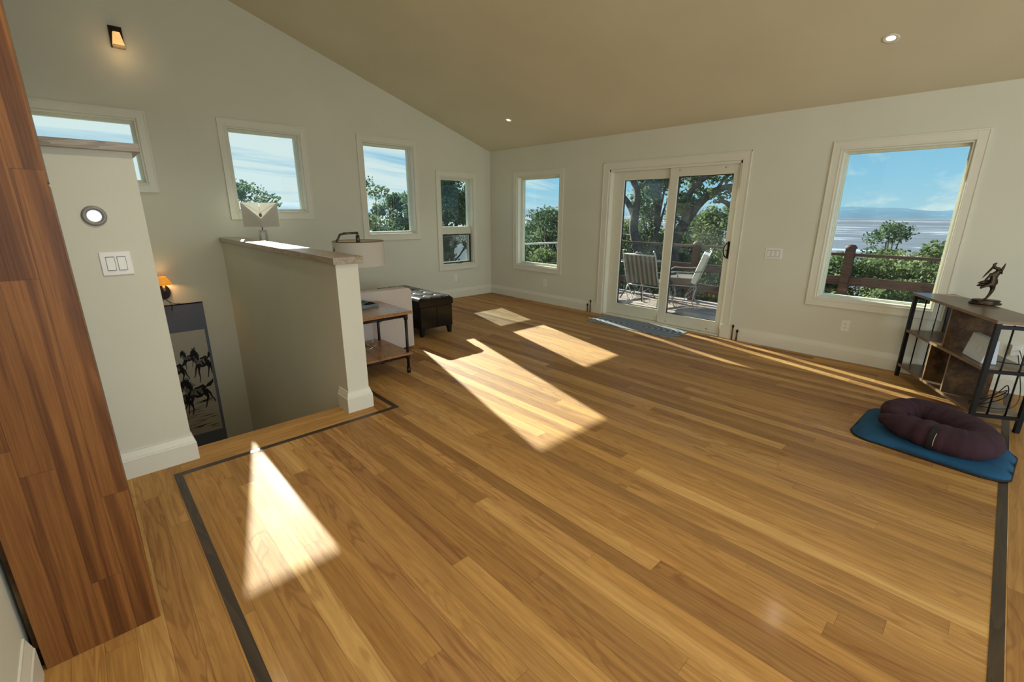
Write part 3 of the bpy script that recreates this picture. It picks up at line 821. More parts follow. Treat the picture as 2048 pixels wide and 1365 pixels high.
# local: x across (to the right), z up, faces -y ; right edge at local x = .345
k = MB(); k.box((-.345, -.008, -1.62), (.345, 0, .42)); k.build('mount', 'scroll_mount', SC)
k = MB(); k.box((-.30, -.0095, -1.27), (.312, -.008, .083)); paper = k.build('paper', 'scroll_paper', SC)
k = MB(); k.tube([(-.35, -.012, -1.63), (.35, -.012, -1.63)], .014, 12); k.build('roller', 'bronze_dark', SC); k = MB(); k.tube([(-.345, -.006, .42), (.345, -.006, .42)], .007, 8); k.build('hanging_rod', 'bronze_dark', SC)
def ribbon(k, pts, ws, y=-.0100, mi=0):
    """flat brush stroke through 2D pts with half widths"""
    L_, R_ = [], []
    for i, p in enumerate(pts):
        a = pts[max(i - 1, 0)]; b = pts[min(i + 1, len(pts) - 1)]
        dx_, dz_ = b[0] - a[0], b[1] - a[1]; l = math.hypot(dx_, dz_) or 1
        nx_, nz_ = -dz_ / l, dx_ / l; w_ = ws[i] if isinstance(ws, (list, tuple)) else ws
        L_.append((p[0] + nx_ * w_, y, p[1] + nz_ * w_)); R_.append((p[0] - nx_ * w_, y, p[1] - nz_ * w_))
    n = len(pts)
    k.add(L_ + R_, [(i, n + i, n + i + 1, i + 1) for i in range(n - 1)], mi)
def horse(cx, cz, s, sz, seed):
    """an inked horse galloping towards the lower left; all strokes generic brush marks"""
    rd = random.Random(seed); k = MB()
    X = lambda x, z: (max(-.298, min(.309, cx + s * x)), cz + sz * z)
    yy = [-.0098]
    def st(pts, ws, mi=0):
        yy[0] -= .00004
        ribbon(k, [X(*p) for p in pts], [w_ * (s + sz) * .5 for w_ in ws], yy[0], mi)
    # wash body, then dark strokes
    st([(-.30, .10), (-.12, .06), (.10, .07), (.30, .10), (.42, .04)], [.10, .15, .13, .15, .08], 1)
    st([(-.05, .19), (.12, .19), (.30, .23), (.42, .15)], [.03, .04, .05, .03])
    st([(-.16, .02), (0, -.06), (.18, -.05), (.30, .0)], [.03, .05, .045, .02])
    st([(.02, .12), (.12, .0), (.16, -.03)], [.02, .04, .02])
    st([(.28, .18), (.36, .05), (.34, -.06)], [.05, .06, .03])
    # chest and neck
    st([(-.18, .08), (-.30, .16), (-.40, .30), (-.44, .42)], [.11, .09, .07, .05], 1)
    st([(-.14, .16), (-.24, .30), (-.34, .42), (-.42, .48)], [.04, .08, .08, .03])           # mane
    for j in range(7):
        a = rd.uniform(-.12, .02); st([(-.36 + .035 * j, .46 - .045 * j), (-.28 + .035 * j + a * .3, .54 - .04 * j), (-.20 + .04 * j, .55 - .04 * j + a)], [.022, .016, .003])
    # head
    st([(-.42, .45), (-.47, .34), (-.52, .22), (-.53, .17)], [.06, .06, .035, .03])
    st([(-.40, .48), (-.39, .55)], [.02, .004])
    st([(-.50, .2), (-.49, .27)], [.012, .01], 1)
    # fore legs
    st([(-.24, .02), (-.40, -.12), (-.46, -.26), (-.56, -.36), (-.60, -.36)], [.06, .03, .02, .014, .02])
    st([(-.16, -.02), (-.24, -.20), (-.22, -.38), (-.27, -.52), (-.31, -.54)], [.06, .03, .02, .015, .02])
    # hind legs
    st([(.34, .04), (.44, -.12), (.36, -.24), (.30, -.40), (.24, -.42)], [.08, .04, .02, .015, .02])
    st([(.38, .08), (.54, -.02), (.60, -.16), (.70, -.26), (.69, -.31)], [.07, .035, .02, .015, .02])
    # tail
    st([(.40, .17), (.54, .24), (.68, .28), (.80, .37)], [.02, .04, .05, .004]); st([(.44, .18), (.60, .20), (.76, .30)], [.012, .03, .003])
    return k.build('ink_horse', ['ink', 'ink_wash'], paper)
horse(.105, -.74, .265, .46, 1)
horse(.215, -.36, .17, .42, 2)
horse(-.055, -.40, .17, .38, 3)
horse(-.045, -.80, .13, .40, 4)
horse(.085, -.27, .12, .24, 5)
k = MB(); rd = random.Random(3)
for j in range(46):
    z = -.80 - j * .0095 + rd.uniform(-.01, .01); x0 = rd.uniform(-.29, .20); L_ = rd.uniform(.06, .26); x1 = min(x0 + L_, .305)
    ribbon(k, [(x0, z), ((x0 + x1) / 2, z + rd.uniform(-.006, .012)), (x1, z + rd.uniform(0, .015))], [.001, rd.uniform(.002, .007), .001], -.0099 - j * .000005, 0 if rd.random() < .5 else 1)
k.build('ink_ground', ['ink', 'ink_wash'], paper)

# ------------------------------------------------------------------ door mat
RUGX0, RUGX1, RUGY0, RUGY1 = 2.70, 4.03, -.545, -.04
k = MB(); cx, cy = (RUGX0 + RUGX1) / 2, (RUGY0 + RUGY1) / 2; a, b = (RUGX1 - RUGX0) / 2, (RUGY1 - RUGY0) / 2
pts = []
for sx, sy, a0 in ((1, 1, 0), (-1, 1, 90), (-1, -1, 180), (1, -1, 270)):
    for j in range(6):
        an = math.radians(a0 + 18 * j); r = .10
        pts.append((sx * (a - r) + r * math.cos(an), sy * (b - r) + r * math.sin(an)))
k.prism(pts, .008, 0, 'z', .0005)
rug = k.build('door_mat', 'rug_weave', bevel=.003); rug.location = (cx, cy, 0)
tag(rug, 'grey woven door mat in front of the sliding door', 'rug')

# ------------------------------------------------------------------ pipe-frame end tables
def pipe_table(x0, x1, y0, y1, label, h=.61):
    t = thing('end_table', label, 'table', ((x0 + x1) / 2, (y0 + y1) / 2, 0))
    a, b = (x1 - x0) / 2, (y1 - y0) / 2
    k = MB(); k.box((-a, -b, h - .03), (a, b, h)); k.build('tabletop', 'table_wood', t, bevel=.003)
    k = MB(); k.box((-a + .01, -b + .01, .185), (a - .01, b - .01, .205)); k.build('lower_shelf', 'table_wood', t, bevel=.002)
    lx, ly = a - .045, b - .045
    for sx in (-1, 1):
        for sy in (-1, 1):
            k = MB(); X, Y = sx * lx, sy * ly
            k.tube([(X, Y, 0), (X, Y, h - .03)], .0135, 12)
            for z0, z1, r in ((0, .05, .019), (.05, .058, .017), (.14, .185, .02), (h - .085, h - .03, .02)): k.tube([(X, Y, z0), (X, Y, z1)], r, 12)
            k.build('leg', 'pipe_metal', t)
    for z in (h - .052, .165):
        k = MB()
        for s in (-1, 1):
            k.tube([(-lx, s * ly, z), (lx, s * ly, z)], .0125, 10); k.tube([(s * lx, -ly, z), (s * lx, ly, z)], .0125, 10)
        k.tube([(-.045, ly, z), (-.015, ly, z)], .018, 10)
        k.tube([(lx, -.03, z), (lx, .0, z)], .018, 10)
        k.build('pipe_rail', 'pipe_metal', t)
    return t
pipe_table(2.30, 2.955, -4.10, -3.505, 'wood and black pipe end table beside the half wall end')
pipe_table(.10, .70, -4.14, -3.56, 'wood and black pipe end table under the square-shaded lamp')
# things on the table
t = thing('desk_organizer', 'blue-grey desk organizer tray on the end table', 'tray', (2.47, -3.80, .6105), math.radians(8))
k = MB(); k.box((-.13, -.14, 0), (.13, .14, .006))
for a_, b_ in (((-.13, -.14), (-.122, .14)), ((.122, -.14), (.13, .14)), ((-.122, -.14), (.122, -.132)), ((-.122, .132), (.122, .14)), ((-.122, .0), (.122, .008)), ((.0, .008), (.008, .132))):
    k.box((a_[0], a_[1], .006), (b_[0], b_[1], .032))
k.build('tray', 'tray_grey', t, bevel=.002)
k = MB(); k.box((-.115, -.12, .0065), (-.01, -.03, .085)); k.build('cup', 'tray_grey', t, bevel=.006)
k = MB()
for i in range(4): k.tube([(.03 + .02 * i, .03, .012), (.035 + .02 * i, .11, .036)], .008, 8)
k.build('marker', 'black_metal', t)
t = thing('wire_stand', 'small clear wire stand on the lower shelf of the end table', 'stand', (2.52, -3.79, .2055), .3)
k = MB()
k.tube([(-.09, -.05, .004), (.08, -.05, .004), (.1, .05, .03), (.06, .07, .09)], .0035, 8); k.tube([(-.09, .05, .004), (.07, .05, .004), (.09, -.02, .05), (.12, .0, .1)], .0035, 8)
k.tube([(-.09, -.05, .004), (-.09, .05, .004)], .0035, 8); k.tube([(-.05, -.05, .004), (-.03, .0, .09), (-.05, .05, .004)], .0035, 8)
k.build('wire', 'clear_wire', t)

# ------------------------------------------------------------------ white sofa with its back to the half wall
t = thing('sofa', 'white upholstered sofa backed against the half wall, only its arm showing', 'sofa', (1.5, -3.6, 0))
def rounded_panel(x0, x1, y0, y1, z0, z1, r):
    pts = [(y0, z0), (y1, z0)]
    for j in range(7):
        an = math.radians(j * 15); pts.append((y1 - r + r * math.cos(an), z1 - r + r * math.sin(an)))
    for j in range(7):
        an = math.radians(90 + j * 15); pts.append((y0 + r + r * math.cos(an), z1 - r + r * math.sin(an)))
    k = MB(); k.prism(pts, x1 - x0, 0, 'x', x0); return k
rounded_panel(.62, .755, -.50, .52, .03, .70, .06).build('arm', 'sofa_fabric', t, bevel=.012)
rounded_panel(-.755, -.62, -.50, .52, .03, .70, .06).build('arm', 'sofa_fabric', t, bevel=.012)
rounded_panel(-.62, .62, -.50, -.30, .06, .82, .05).build('backrest', 'sofa_fabric', t, bevel=.012)
k = MB(); k.box((-.62, -.30, .06), (.62, .50, .28)); k.build('base', 'sofa_fabric', t, bevel=.01)
for sx in (-1, 1):
    k = MB(); k.box((sx * .31 - .305, -.30, .282), (sx * .31 + .305, .505, .43)); k.build('seat_cushion', 'sofa_fabric', t, bevel=.03)
    for sy in (-.42, .44):
        k = MB(); k.tube([(sx * .68, sy, 0), (sx * .68, sy, .06)], [.018, .024], 10); k.build('leg', 'bronze_dark', t)

# ------------------------------------------------------------------ tufted leather bench ottoman
OX0, OX1, OY0, OY1, OZ = .80, 1.945, -2.80, -2.31, .485
t = thing('ottoman', 'long black leather storage ottoman with tufted lid', 'ottoman', ((OX0 + OX1) / 2, (OY0 + OY1) / 2, 0))
a, b = (OX1 - OX0) / 2, (OY1 - OY0) / 2
# lid: grid with tufted dimples
k = MB(); nx, ny = 60, 28; z0, z1 = .375, OZ
tufts = [(-.36, -.08), (-.12, -.08), (.12, -.08), (.36, -.08), (-.36, .08), (-.12, .08), (.12, .08), (.36, .08)]
def lidz(x, y):
    ed = min(1., (a - abs(x)) / .045) ; ed2 = min(1., (b - abs(y)) / .045)
    f = (1 - (1 - max(ed, 0)) ** 2) * (1 - (1 - max(ed2, 0)) ** 2)
    z = z1 - .035 * (1 - f)
    for tx, ty in tufts:
        r = math.hypot(x - tx, y - ty); z -= .020 * math.exp(-(r / .028) ** 2)
    for ty in (-.08, .08): z -= .007 * math.exp(-((y - ty) / .012) ** 2)
    for tx in (-.36, -.12, .12, .36): z -= .007 * math.exp(-((x - tx) / .012) ** 2)
    return z
vs = [(-a + 2 * a * i / nx, -b + 2 * b * j / ny, 0) for j in range(ny + 1) for i in range(nx + 1)]
vs = [(x, y, lidz(x, y)) for x, y, _ in vs]
fs = [(j * (nx + 1) + i, j * (nx + 1) + i + 1, (j + 1) * (nx + 1) + i + 1, (j + 1) * (nx + 1) + i) for j in range(ny) for i in range(nx)]
k.add(vs, fs, 0, True)
k.add([(-a, -b, z0), (a, -b, z0), (a, b, z0), (-a, b, z0), (-a, -b, z1 - .035), (a, -b, z1 - .035), (a, b, z1 - .035), (-a, b, z1 - .035)],
      [(0, 3, 2, 1), (0, 1, 5, 4), (1, 2, 6, 5), (2, 3, 7, 6), (3, 0, 4, 7)])
k.build('lid', 'leather', t)
for tx, ty in tufts:
    k = MB(); k.lathe([(.0, .008), (.006, .007), (.010, .002), (.011, -.003)], (tx, ty, lidz(tx, ty) + .001), 12); k.build('button', 'leather', t)
k = MB(); e = .012
k.box((-a + e, -b + e, .095), (a - e, b - e, .372)); k.build('body', 'leather', t, bevel=.012)
# quilted squares stand proud of the body
k = MB()
for j in range(2):
    for i in range(2):
        ya = -b + e + .004 + i * (b - e); k.box((a - e - .002, ya, .10 + j * .136), (a - e + .006, ya + b - e - .008, .232 + j * .136))
        for s in (-1, 1): pass
for j in range(2):
    for i in range(5):
        w_ = (2 * a - 2 * e) / 5; xa = -a + e + .004 + i * w_
        for s in (-1, 1): k.box((xa, s * (b - e) - .004, .10 + j * .136), (xa + w_ - .008, s * (b - e) + .006 * s, .232 + j * .136))
k.build('quilted_side', 'leather', t, bevel=.005)
for sx in (-1, 1):
    for sy in (-1, 1):
        k = MB(); X, Y = sx * (a - .045), sy * (b - .045)
        k.add([(X - .028, Y - .028, .096), (X + .028, Y - .028, .096), (X + .028, Y + .028, .096), (X - .028, Y + .028, .096),
               (X - .018 + sx * .006, Y - .018 + sy * .006, 0), (X + .018 + sx * .006, Y - .018 + sy * .006, 0), (X + .018 + sx * .006, Y + .018 + sy * .006, 0), (X - .018 + sx * .006, Y + .018 + sy * .006, 0)],
              [(0, 1, 2, 3), (7, 6, 5, 4), (0, 4, 5, 1), (1, 5, 6, 2), (2, 6, 7, 3), (3, 7, 4, 0)]); k.build('leg', 'black_metal', t)

# ------------------------------------------------------------------ lamps behind the half wall
t = thing('table_lamp', 'arched metal table lamp with white drum shade behind the half wall end', 'lamp', (2.66, -3.845, .61))
k = MB(); k.lathe([(0, .0), (.085, .0), (.085, .014), (.0, .018)], (0.02, -.19, 0), 28, smooth=False); k.build('lamp_base', 'dark_nickel', t)
k = MB()
arc = [(.02, -.19, .016), (.02, -.215, .25), (.02, -.225, .45), (.02, -.222, .55), (.02, -.205, .615), (.02, -.158, .695), (.02, -.12, .703), (.02, 0, .706), (.02, .003, .68)]
for i in range(len(arc) - 1):
    p, q = Vector(arc[i]), Vector(arc[i + 1]); k.tube([p, q + (q - p).normalized() * .004], .0095, 4)
k.build('arched_stem', 'dark_nickel', t)
k = MB(); k.tube([(.02, 0, .60), (.02, 0, .685)], .017, 12); k.lathe([(.017, .625), (.03, .618), (.03, .612), (.0, .612)], (.02, 0, 0), 20); k.build('socket', 'dark_nickel', t)
k = MB(); R = .222; k.lathe([(R * .985, .635), (R, .425)], (.02, 0, 0), 48); sh = k.build('lamp_shade', 'shade_white', t)
k = MB(); k.lathe([(R * .985 - .003, .634), (R - .003, .426)], (.02, 0, 0), 48); k.build('shade_lining', 'shade_lining', sh)
k = MB(); k.tube([(.02 + R * .985 * math.cos(a_), R * .985 * math.sin(a_), .635) for a_ in [2 * PI * i / 40 for i in range(40)]], .003, 6, closed=True)
for i in range(3):
    an = 2 * PI * i / 3 + .5; k.tube([(.02, 0, .615), (.02 + R * .5 * math.cos(an), R * .5 * math.sin(an), .614), (.02 + (R - .008) * math.cos(an), (R - .008) * math.sin(an), .633)], .002, 6)
k.build('shade_ring', 'dark_nickel', sh)

t = thing('table_lamp', 'square white-shaded lamp on an open rectangular metal stem below the second window', 'lamp', (.40, -3.99, .61), math.radians(30))
k = MB(); k.box((-.075, -.075, 0), (.075, .075, .018)); k.build('lamp_base', 'brushed_nickel', t, bevel=.002)
k = MB()
for a_, b_ in (((-.045, .018), (-.022, .665)), ((.022, .018), (.045, .665)), ((-.022, .640), (.022, .665))): k.box((a_[0], -.022, a_[1]), (b_[0], .022, b_[1]))
q = k.build('open_stem', 'brushed_nickel', t, bevel=.002); q.rotation_euler = (0, 0, math.radians(42))
k = MB(); k.tube([(0, 0, .664), (0, 0, .78)], .007, 10); k.tube([(0, 0, .78), (0, 0, .86)], .016, 12); k.build('socket', 'brushed_nickel', t)
def sq(s0, s1, z0, z1, k, off=0):
    a_, b_ = s0 - off, s1 - off
    c0 = [(-a_, -a_, z0), (a_, -a_, z0), (a_, a_, z0), (-a_, a_, z0)]; c1 = [(-b_, -b_, z1), (b_, -b_, z1), (b_, b_, z1), (-b_, b_, z1)]
    k.add(c0 + c1, [(i, (i + 1) % 4, 4 + (i + 1) % 4, 4 + i) for i in range(4)])
k = MB(); a_ = .137; zb, ztp, zf = .705, .985, .815      # the upper edge dips in a V to the corner facing the room
k.add([(-a_, -a_, zb), (a_, -a_, zb), (a_, a_, zb), (-a_, a_, zb), (-a_, -a_, ztp), (a_, -a_, zf), (a_, a_, ztp), (-a_, a_, ztp)],
      [(0, 1, 5, 4), (1, 2, 6, 5), (2, 3, 7, 6), (3, 0, 4, 7)]); sh = k.build('lamp_shade', 'shade_white', t, solid=.003)
k = MB()
for an in (45, 135, 225):
    c_, s_ = math.cos(math.radians(an)), math.sin(math.radians(an)); k.tube([(0, 0, .865), (.09 * c_, .09 * s_, .93), (.19 * c_, .19 * s_, .978)], .0016, 6)
k.build('shade_spider', 'brushed_nickel', sh)

# ------------------------------------------------------------------ rustic shelf unit at right
SA = Vector((6.135, -.155)); su = Vector((.469, -.883)).normalized(); sv = Vector((.883, .469)).normalized(); SW, SD = 1.185, .30
rzs = math.atan2(su.y, su.x)   # local +x runs along the front from far end to near end; local +y goes to the back
t = thing('shelf_unit', 'rustic brown shelf unit with black metal end frames in front of the right wall', 'shelf', (SA.x, SA.y, 0), rzs)
TOPZ = .80
k = MB(); k.box((-.008, -.008, TOPZ - .022), (SW + .008, SD + .008, TOPZ - .0015)); o = k.build('top', 'rustic_edge', t, bevel=.001)
k = MB(); k.box((-.007, -.007, TOPZ - .0015), (SW + .007, SD + .007, TOPZ)); k.build('top_surface', 'rustic_top', o)
for z in (.455, .125):
    k = MB(); k.box((.02, .0, z - .02), (SW - .02, SD, z)); o = k.build('shelf', 'rustic_edge', t)
    k = MB(); k.box((.021, .001, z), (SW - .021, SD - .001, z + .0015)); k.build('shelf_surface', 'rustic_top', o)
for f, z0, z1 in ((.53, .4565, TOPZ - .022), (.40, .1265, .435), (.645, .1265, .435)):
    k = MB(); k.box((f * SW - .008, .003, z0), (f * SW + .008, SD - .003, z1)); o = k.build('divider', 'rustic_board', t)
    k = MB(); k.box((f * SW - .008, .0015, z0), (f * SW + .008, .003, z1)); k.build('edge_band', 'rustic_edge', o)
for x in (0, SW - .028):
    k = MB()
    for y in (0, SD - .028): k.box((x, y, 0), (x + .028, y + .028, TOPZ - .022))
    for z in (.105, .435, TOPZ - .048): k.box((x + .002, .028, z - .012), (x + .026, SD - .028, z + .012))
    fr = k.build('end_frame', 'black_metal', t)
    for j in (1, 2):
        k = MB(); y = j * SD / 3; k.tube([(x + .014, y, .105), (x + .014, y, TOPZ - .03)], .0055, 8); k.build('rod', 'black_metal', fr)
def on_shelf(u_, v_, z): p = SA + su * u_ + sv * v_; return (p.x, p.y, z)
# white wedge device with a ring mark
t = thing('white_speaker', 'white wedge-shaped device with a faint ring on the middle shelf', 'device', on_shelf(.93, .09, .457), rzs + math.radians(-4))
k = MB(); k.prism([(-.045, 0), (.045, 0), (.03, .175), (-.012, .175)], .27, 0, 'x', -.135); k.build('housing', 'white_plastic', t, bevel=.006)
k = MB(); cr = []
for i in range(28):
    an = 2 * PI * i / 28; zz = .085 + .036 * math.sin(an); cr.append((.045 + .036 * math.cos(an), -.0455 + .033 * zz / .175 * 1.0 - .0, zz))
k.tube(cr, .0009, 5, closed=True); k.build('ring_mark', 'ring_grey', t)
# bronze statuette
t = thing('statuette', 'small bronze dancing figure on an oval base on top of the shelf unit', 'statue', (6.60, -.44, TOPZ + .0005), math.radians(25))
k = MB(); k.lathe([(0, 0), (.085, 0), (.088, .010), (.072, .018), (.080, .028), (.074, .034), (0, .036)], (0, 0, 0), 28)
for i in range(len(k.v)): k.v[i] = (k.v[i][0] * 1.15, k.v[i][1] * .8, k.v[i][2])
k.build('base', 'antique_bronze', t)
def skinny(name, edges, pts, rads, mat, parent):
    me = bpy.data.meshes.new(name); me.from_pydata(pts, edges, []); me.materials.append(MATS[mat])
    o = bpy.data.objects.new(name, me); COL.objects.link(o); o.parent = parent
    sk = o.modifiers.new('skin', 'SKIN'); sk.use_smooth_shade = True
    for i, v_ in enumerate(me.skin_vertices[0].data): v_.radius = (rads[i], rads[i]); v_.use_root = (i == 0)
    sb = o.modifiers.new('sub', 'SUBSURF'); sb.levels = 1; sb.render_levels = 2
    return o
P_ = [(.012, 0, .165), (.010, 0, .205), (.014, 0, .235), (.022, 0, .262), (.026, 0, .285),     # pelvis..head 0-4
      (.022, .0, .12), (.014, 0, .085), (-.002, 0, .045), (-.022, -.012, .038),                # standing leg 5-8
      (-.024, -.01, .150), (-.055, -.015, .135), (-.062, -.015, .120),                          # raised leg 9-11
      (-.012, -.004, .238), (-.030, -.01, .215), (-.046, -.012, .185),                          # arm down-left 12-14
      (.040, .01, .250), (.052, .01, .285), (.060, .01, .325),                                  # arm up-right 15-17
      (-.002, 0, .285), (-.012, 0, .315), (.004, 0, .327)]                                      # head dress 18-20
E_ = [(0, 1), (1, 2), (2, 3), (3, 4), (0, 5), (5, 6), (6, 7), (7, 8), (0, 9), (9, 10), (10, 11), (2, 12), (12, 13), (13, 14), (2, 15), (15, 16), (16, 17), (4, 18), (18, 19), (19, 20)]
R_ = [.022, .019, .021, .011, .019, .015, .011, .008, .007, .014, .010, .007, .010, .008, .007, .010, .009, .003, .012, .011, .005]
skinny('figure', E_, P_, R_, 'antique_bronze', t)
k = MB()
k.tube([(-.02, 0, .18), (-.06, -.01, .172), (-.085, -.012, .165)], [.016, .012, .003], 8); k.tube([(-.02, .01, .165), (-.06, .0, .150), (-.082, 0, .143)], [.016, .012, .003], 8)
k.tube([(-.01, 0, .30), (-.025, 0, .27), (-.045, 0, .235), (-.06, 0, .205)], [.009, .008, .006, .002], 8); k.tube([(.012, 0, .262), (.045, 0, .262), (.05, 0, .24)], [.012, .010, .003], 8)
k.tube([(.028, 0, .20), (.036, 0, .17), (.026, 0, .14)], [.008, .008, .003], 8)
k.build('drapery', 'antique_bronze', t)
# cables and power brick on the bottom shelf
def cable(pts, label, r=.0035):
    import mathutils
    out = []; n = len(pts); V_ = [Vector(p) for p in pts]
    for i in range(n - 1):
        p0, p1, p2, p3 = V_[max(i - 1, 0)], V_[i], V_[i + 1], V_[min(i + 2, n - 1)]
        for j in range(6):
            s = j / 6; out.append(.5 * ((2 * p1) + (-p0 + p2) * s + (2 * p0 - 5 * p1 + 4 * p2 - p3) * s * s + (-p0 + 3 * p1 - 3 * p2 + p3) * s ** 3))
    out.append(V_[-1]); k = MB(); k.tube(out, r, 6)
    return tag(k.build('power_cable', 'black_cable'), label, 'cable')
cable([on_shelf(1.0, .14, .47), on_shelf(1.06, .2, .475), on_shelf(1.10, .30, .478), on_shelf(1.12, .36, .46), on_shelf(1.0, .40, .30), (6.88, -.06, .39)], 'black cable running over the middle shelf to the outlet')
cable([on_shelf(.95, .10, .132), on_shelf(1.0, .22, .20), on_shelf(1.08, .22, .28), on_shelf(1.10, .10, .22), on_shelf(1.03, .06, .14), on_shelf(1.06, .26, .134), (6.95, -.25, .06), (6.88, -.06, .35)], 'black cable coiled in a tall loop on the bottom shelf')
cable([on_shelf(.80, .2, .132), on_shelf(.92, .15, .133), on_shelf(1.05, .12, .15), on_shelf(1.12, .2, .24), on_shelf(1.02, .25, .30), on_shelf(.95, .24, .2), on_shelf(1.02, .12, .134), on_shelf(1.11, .05, .133)], 'black cable tangled across the bottom shelf')
t = thing('power_adapter', 'white power adapter plugged in behind the shelf unit', 'adapter', (6.86, -.007, .385)); k = MB(); k.box((-.03, -.045, -.05), (.03, 0, .04)); k.build('housing', 'switch_white', t, bevel=.006)

# ------------------------------------------------------------------ blue floor mat and plum crescent cushion
t = thing('meditation_mat', 'flat blue square floor cushion lying on the boards', 'floor cushion', (6.53, -1.76, 0))
cor = [(6.125, -1.975), (6.91, -2.06), (6.945, -1.50), (6.15, -1.275)]
n = 26; top = []; bot = []
for j in range(n + 1):
    for i in range(n + 1):
        s_, r_ = i / n, j / n
        # soften the corners
        x = (1 - s_) * (1 - r_) * cor[0][0] + s_ * (1 - r_) * cor[1][0] + s_ * r_ * cor[2][0] + (1 - s_) * r_ * cor[3][0]
        y = (1 - s_) * (1 - r_) * cor[0][1] + s_ * (1 - r_) * cor[1][1] + s_ * r_ * cor[2][1] + (1 - s_) * r_ * cor[3][1]
        us, ur = abs(2 * s_ - 1), abs(2 * r_ - 1); cr = max(0, us + ur - 1.72)
        x += (6.53 - x) * cr * .35; y += (-1.72 - y) * cr * .35
        f = (1 - us ** 5) * (1 - ur ** 5); f = max(f, 0) ** .5
        hump = .012 * math.sin(x * 31 + y * 9) * (1 - f * .4) * (1 if x < 6.32 else .3)
        top.append((x - 6.53, y + 1.76, .014 + .038 * f + hump * .35 + .003 * math.sin(y * 41)))
        bot.append((x - 6.53, y + 1.76, .001 + .012 * (1 - f)))
N = (n + 1) ** 2; fs = []
for j in range(n):
    for i in range(n):
        q = j * (n + 1) + i; fs.append((q, q + 1, q + n + 2, q + n + 1)); fs.append((N + q, N + q + n + 1, N + q + n + 2, N + q + 1))
for i in range(n):
    fs.append((i, N + i, N + i + 1, i + 1)); q = n * (n + 1) + i; fs.append((q, q + 1, N + q + 1, N + q))
    q = i * (n + 1); fs.append((q, q + n + 1, N + q + n + 1, N + q)); q += n; fs.append((q, N + q, N + q + n + 1, q + n + 1))
k = MB(); k.add(top + bot, fs, 0, True); k.build('cover', 'mat_blue', t)
edge = [top[i] for i in range(n + 1)] + [top[i * (n + 1) + n] for i in range(1, n + 1)] + [top[n * (n + 1) + i] for i in range(n - 1, -1, -1)] + [top[i * (n + 1)] for i in range(n - 1, 0, -1)]
k = MB(); k.tube([(p[0], p[1], .009) for p in edge], .006, 6, closed=True); q = k.build('piping', 'label_black', t); q['label'] = 'dark underside edge'

t = thing('crescent_cushion', 'plum crescent-shaped meditation cushion on the blue floor mat', 'cushion', (6.53, -1.62, .045))
ctl = [(-.235, -.15), (-.15, -.19), (-.03, -.235), (.09, -.265), (.185, -.255), (.235, -.19), (.24, -.09), (.205, .0), (.13, .085), (.02, .16), (-.09, .185), (-.18, .13), (-.215, .03), (-.20, -.03)]
rad = [.055, .095, .114, .119, .116, .104, .10, .106, .115, .118, .115, .105, .088, .055]
V_ = [Vector((a_, b_, 0)) for a_, b_ in ctl]; path = []; rr = []
for i in range(len(V_) - 1):
    p0, p1, p2, p3 = V_[max(i - 1, 0)], V_[i], V_[i + 1], V_[min(i + 2, len(V_) - 1)]
    for j in range(7):
        s = j / 7; path.append(.5 * ((2 * p1) + (-p0 + p2) * s + (2 * p0 - 5 * p1 + 4 * p2 - p3) * s * s + (-p0 + 3 * p1 - 3 * p2 + p3) * s ** 3)); rr.append(rad[i] * (1 - s) + rad[i + 1] * s)
path.append(V_[-1]); rr.append(rad[-1])
k = MB(); m_ = 22; vs = []; fs = []
L_ = len(path)
# rounded ends
ends0 = [(path[0] - (path[1] - path[0]).normalized() * e_, rr[0] * f_) for e_, f_ in ((.045, .15), (.040, .5), (.028, .78), (.012, .95))]
ends1 = [(path[-1] + (path[-1] - path[-2]).normalized() * e_, rr[-1] * f_) for e_, f_ in ((.012, .95), (.028, .78), (.040, .5), (.045, .15))]
full = ends0 + list(zip(path, rr)) + ends1
for i, (p, r) in enumerate(full):
    a_, b_ = full[max(i - 1, 0)][0], full[min(i + 1, len(full) - 1)][0]; tn = (b_ - a_).normalized(); sd = Vector((-tn.y, tn.x, 0))
    wr = 1 + .035 * math.sin(i * .9) * math.sin(i * .23 + 1)
    for j in range(m_):
        an = 2 * PI * j / m_; c_, s_ = math.cos(an), math.sin(an)
        cc = math.copysign(abs(c_) ** .8, c_)
        pin = 1 - .06 * (math.sin(i * 1.3) > .75) * (c_ < -.2 or s_ > .5)
        hz = s_ * r * .78 * wr * pin
        if s_ < 0: hz *= .86
        v_ = p + sd * cc * r * wr * pin
        vs.append((v_.x, v_.y, .070 + hz))
for i in range(len(full) - 1):
    for j in range(m_): fs.append((i * m_ + j, i * m_ + (j + 1) % m_, (i + 1) * m_ + (j + 1) % m_, (i + 1) * m_ + j))
fs.append(list(range(m_))[::-1]); fs.append([(len(full) - 1) * m_ + j for j in range(m_)])
k.add(vs, fs, 0, True); cush = k.build('cover', 'cushion_plum', t, subsurf=1)
k = MB()
pc = full[22]; tn = (full[23][0] - full[21][0]).normalized(); sd = Vector((tn.y, -tn.x, 0))
band = []
for j in range(9):
    an = math.radians(-38 + j * 13); rr_ = pc[1] * 1.02
    q_ = pc[0] + sd * (abs(math.cos(an)) ** .8) * rr_; band.append(Vector((q_.x, q_.y, .070 + math.sin(an) * rr_ * .80)))
A_ = [b_ - tn * .014 for b_ in band]; B_ = [b_ + tn * .014 for b_ in band]
k.add(A_ + B_, [(j, j + 1, 9 + j + 1, 9 + j) for j in range(8)], 0); k.build('fabric_label', 'label_black', t, solid=.003)
k = MB(); k.tube([b_ + tn * .017 + sd * .003 for b_ in band[2:7]], .0022, 6); k.build('label_stitching', 'thread_tan', t)

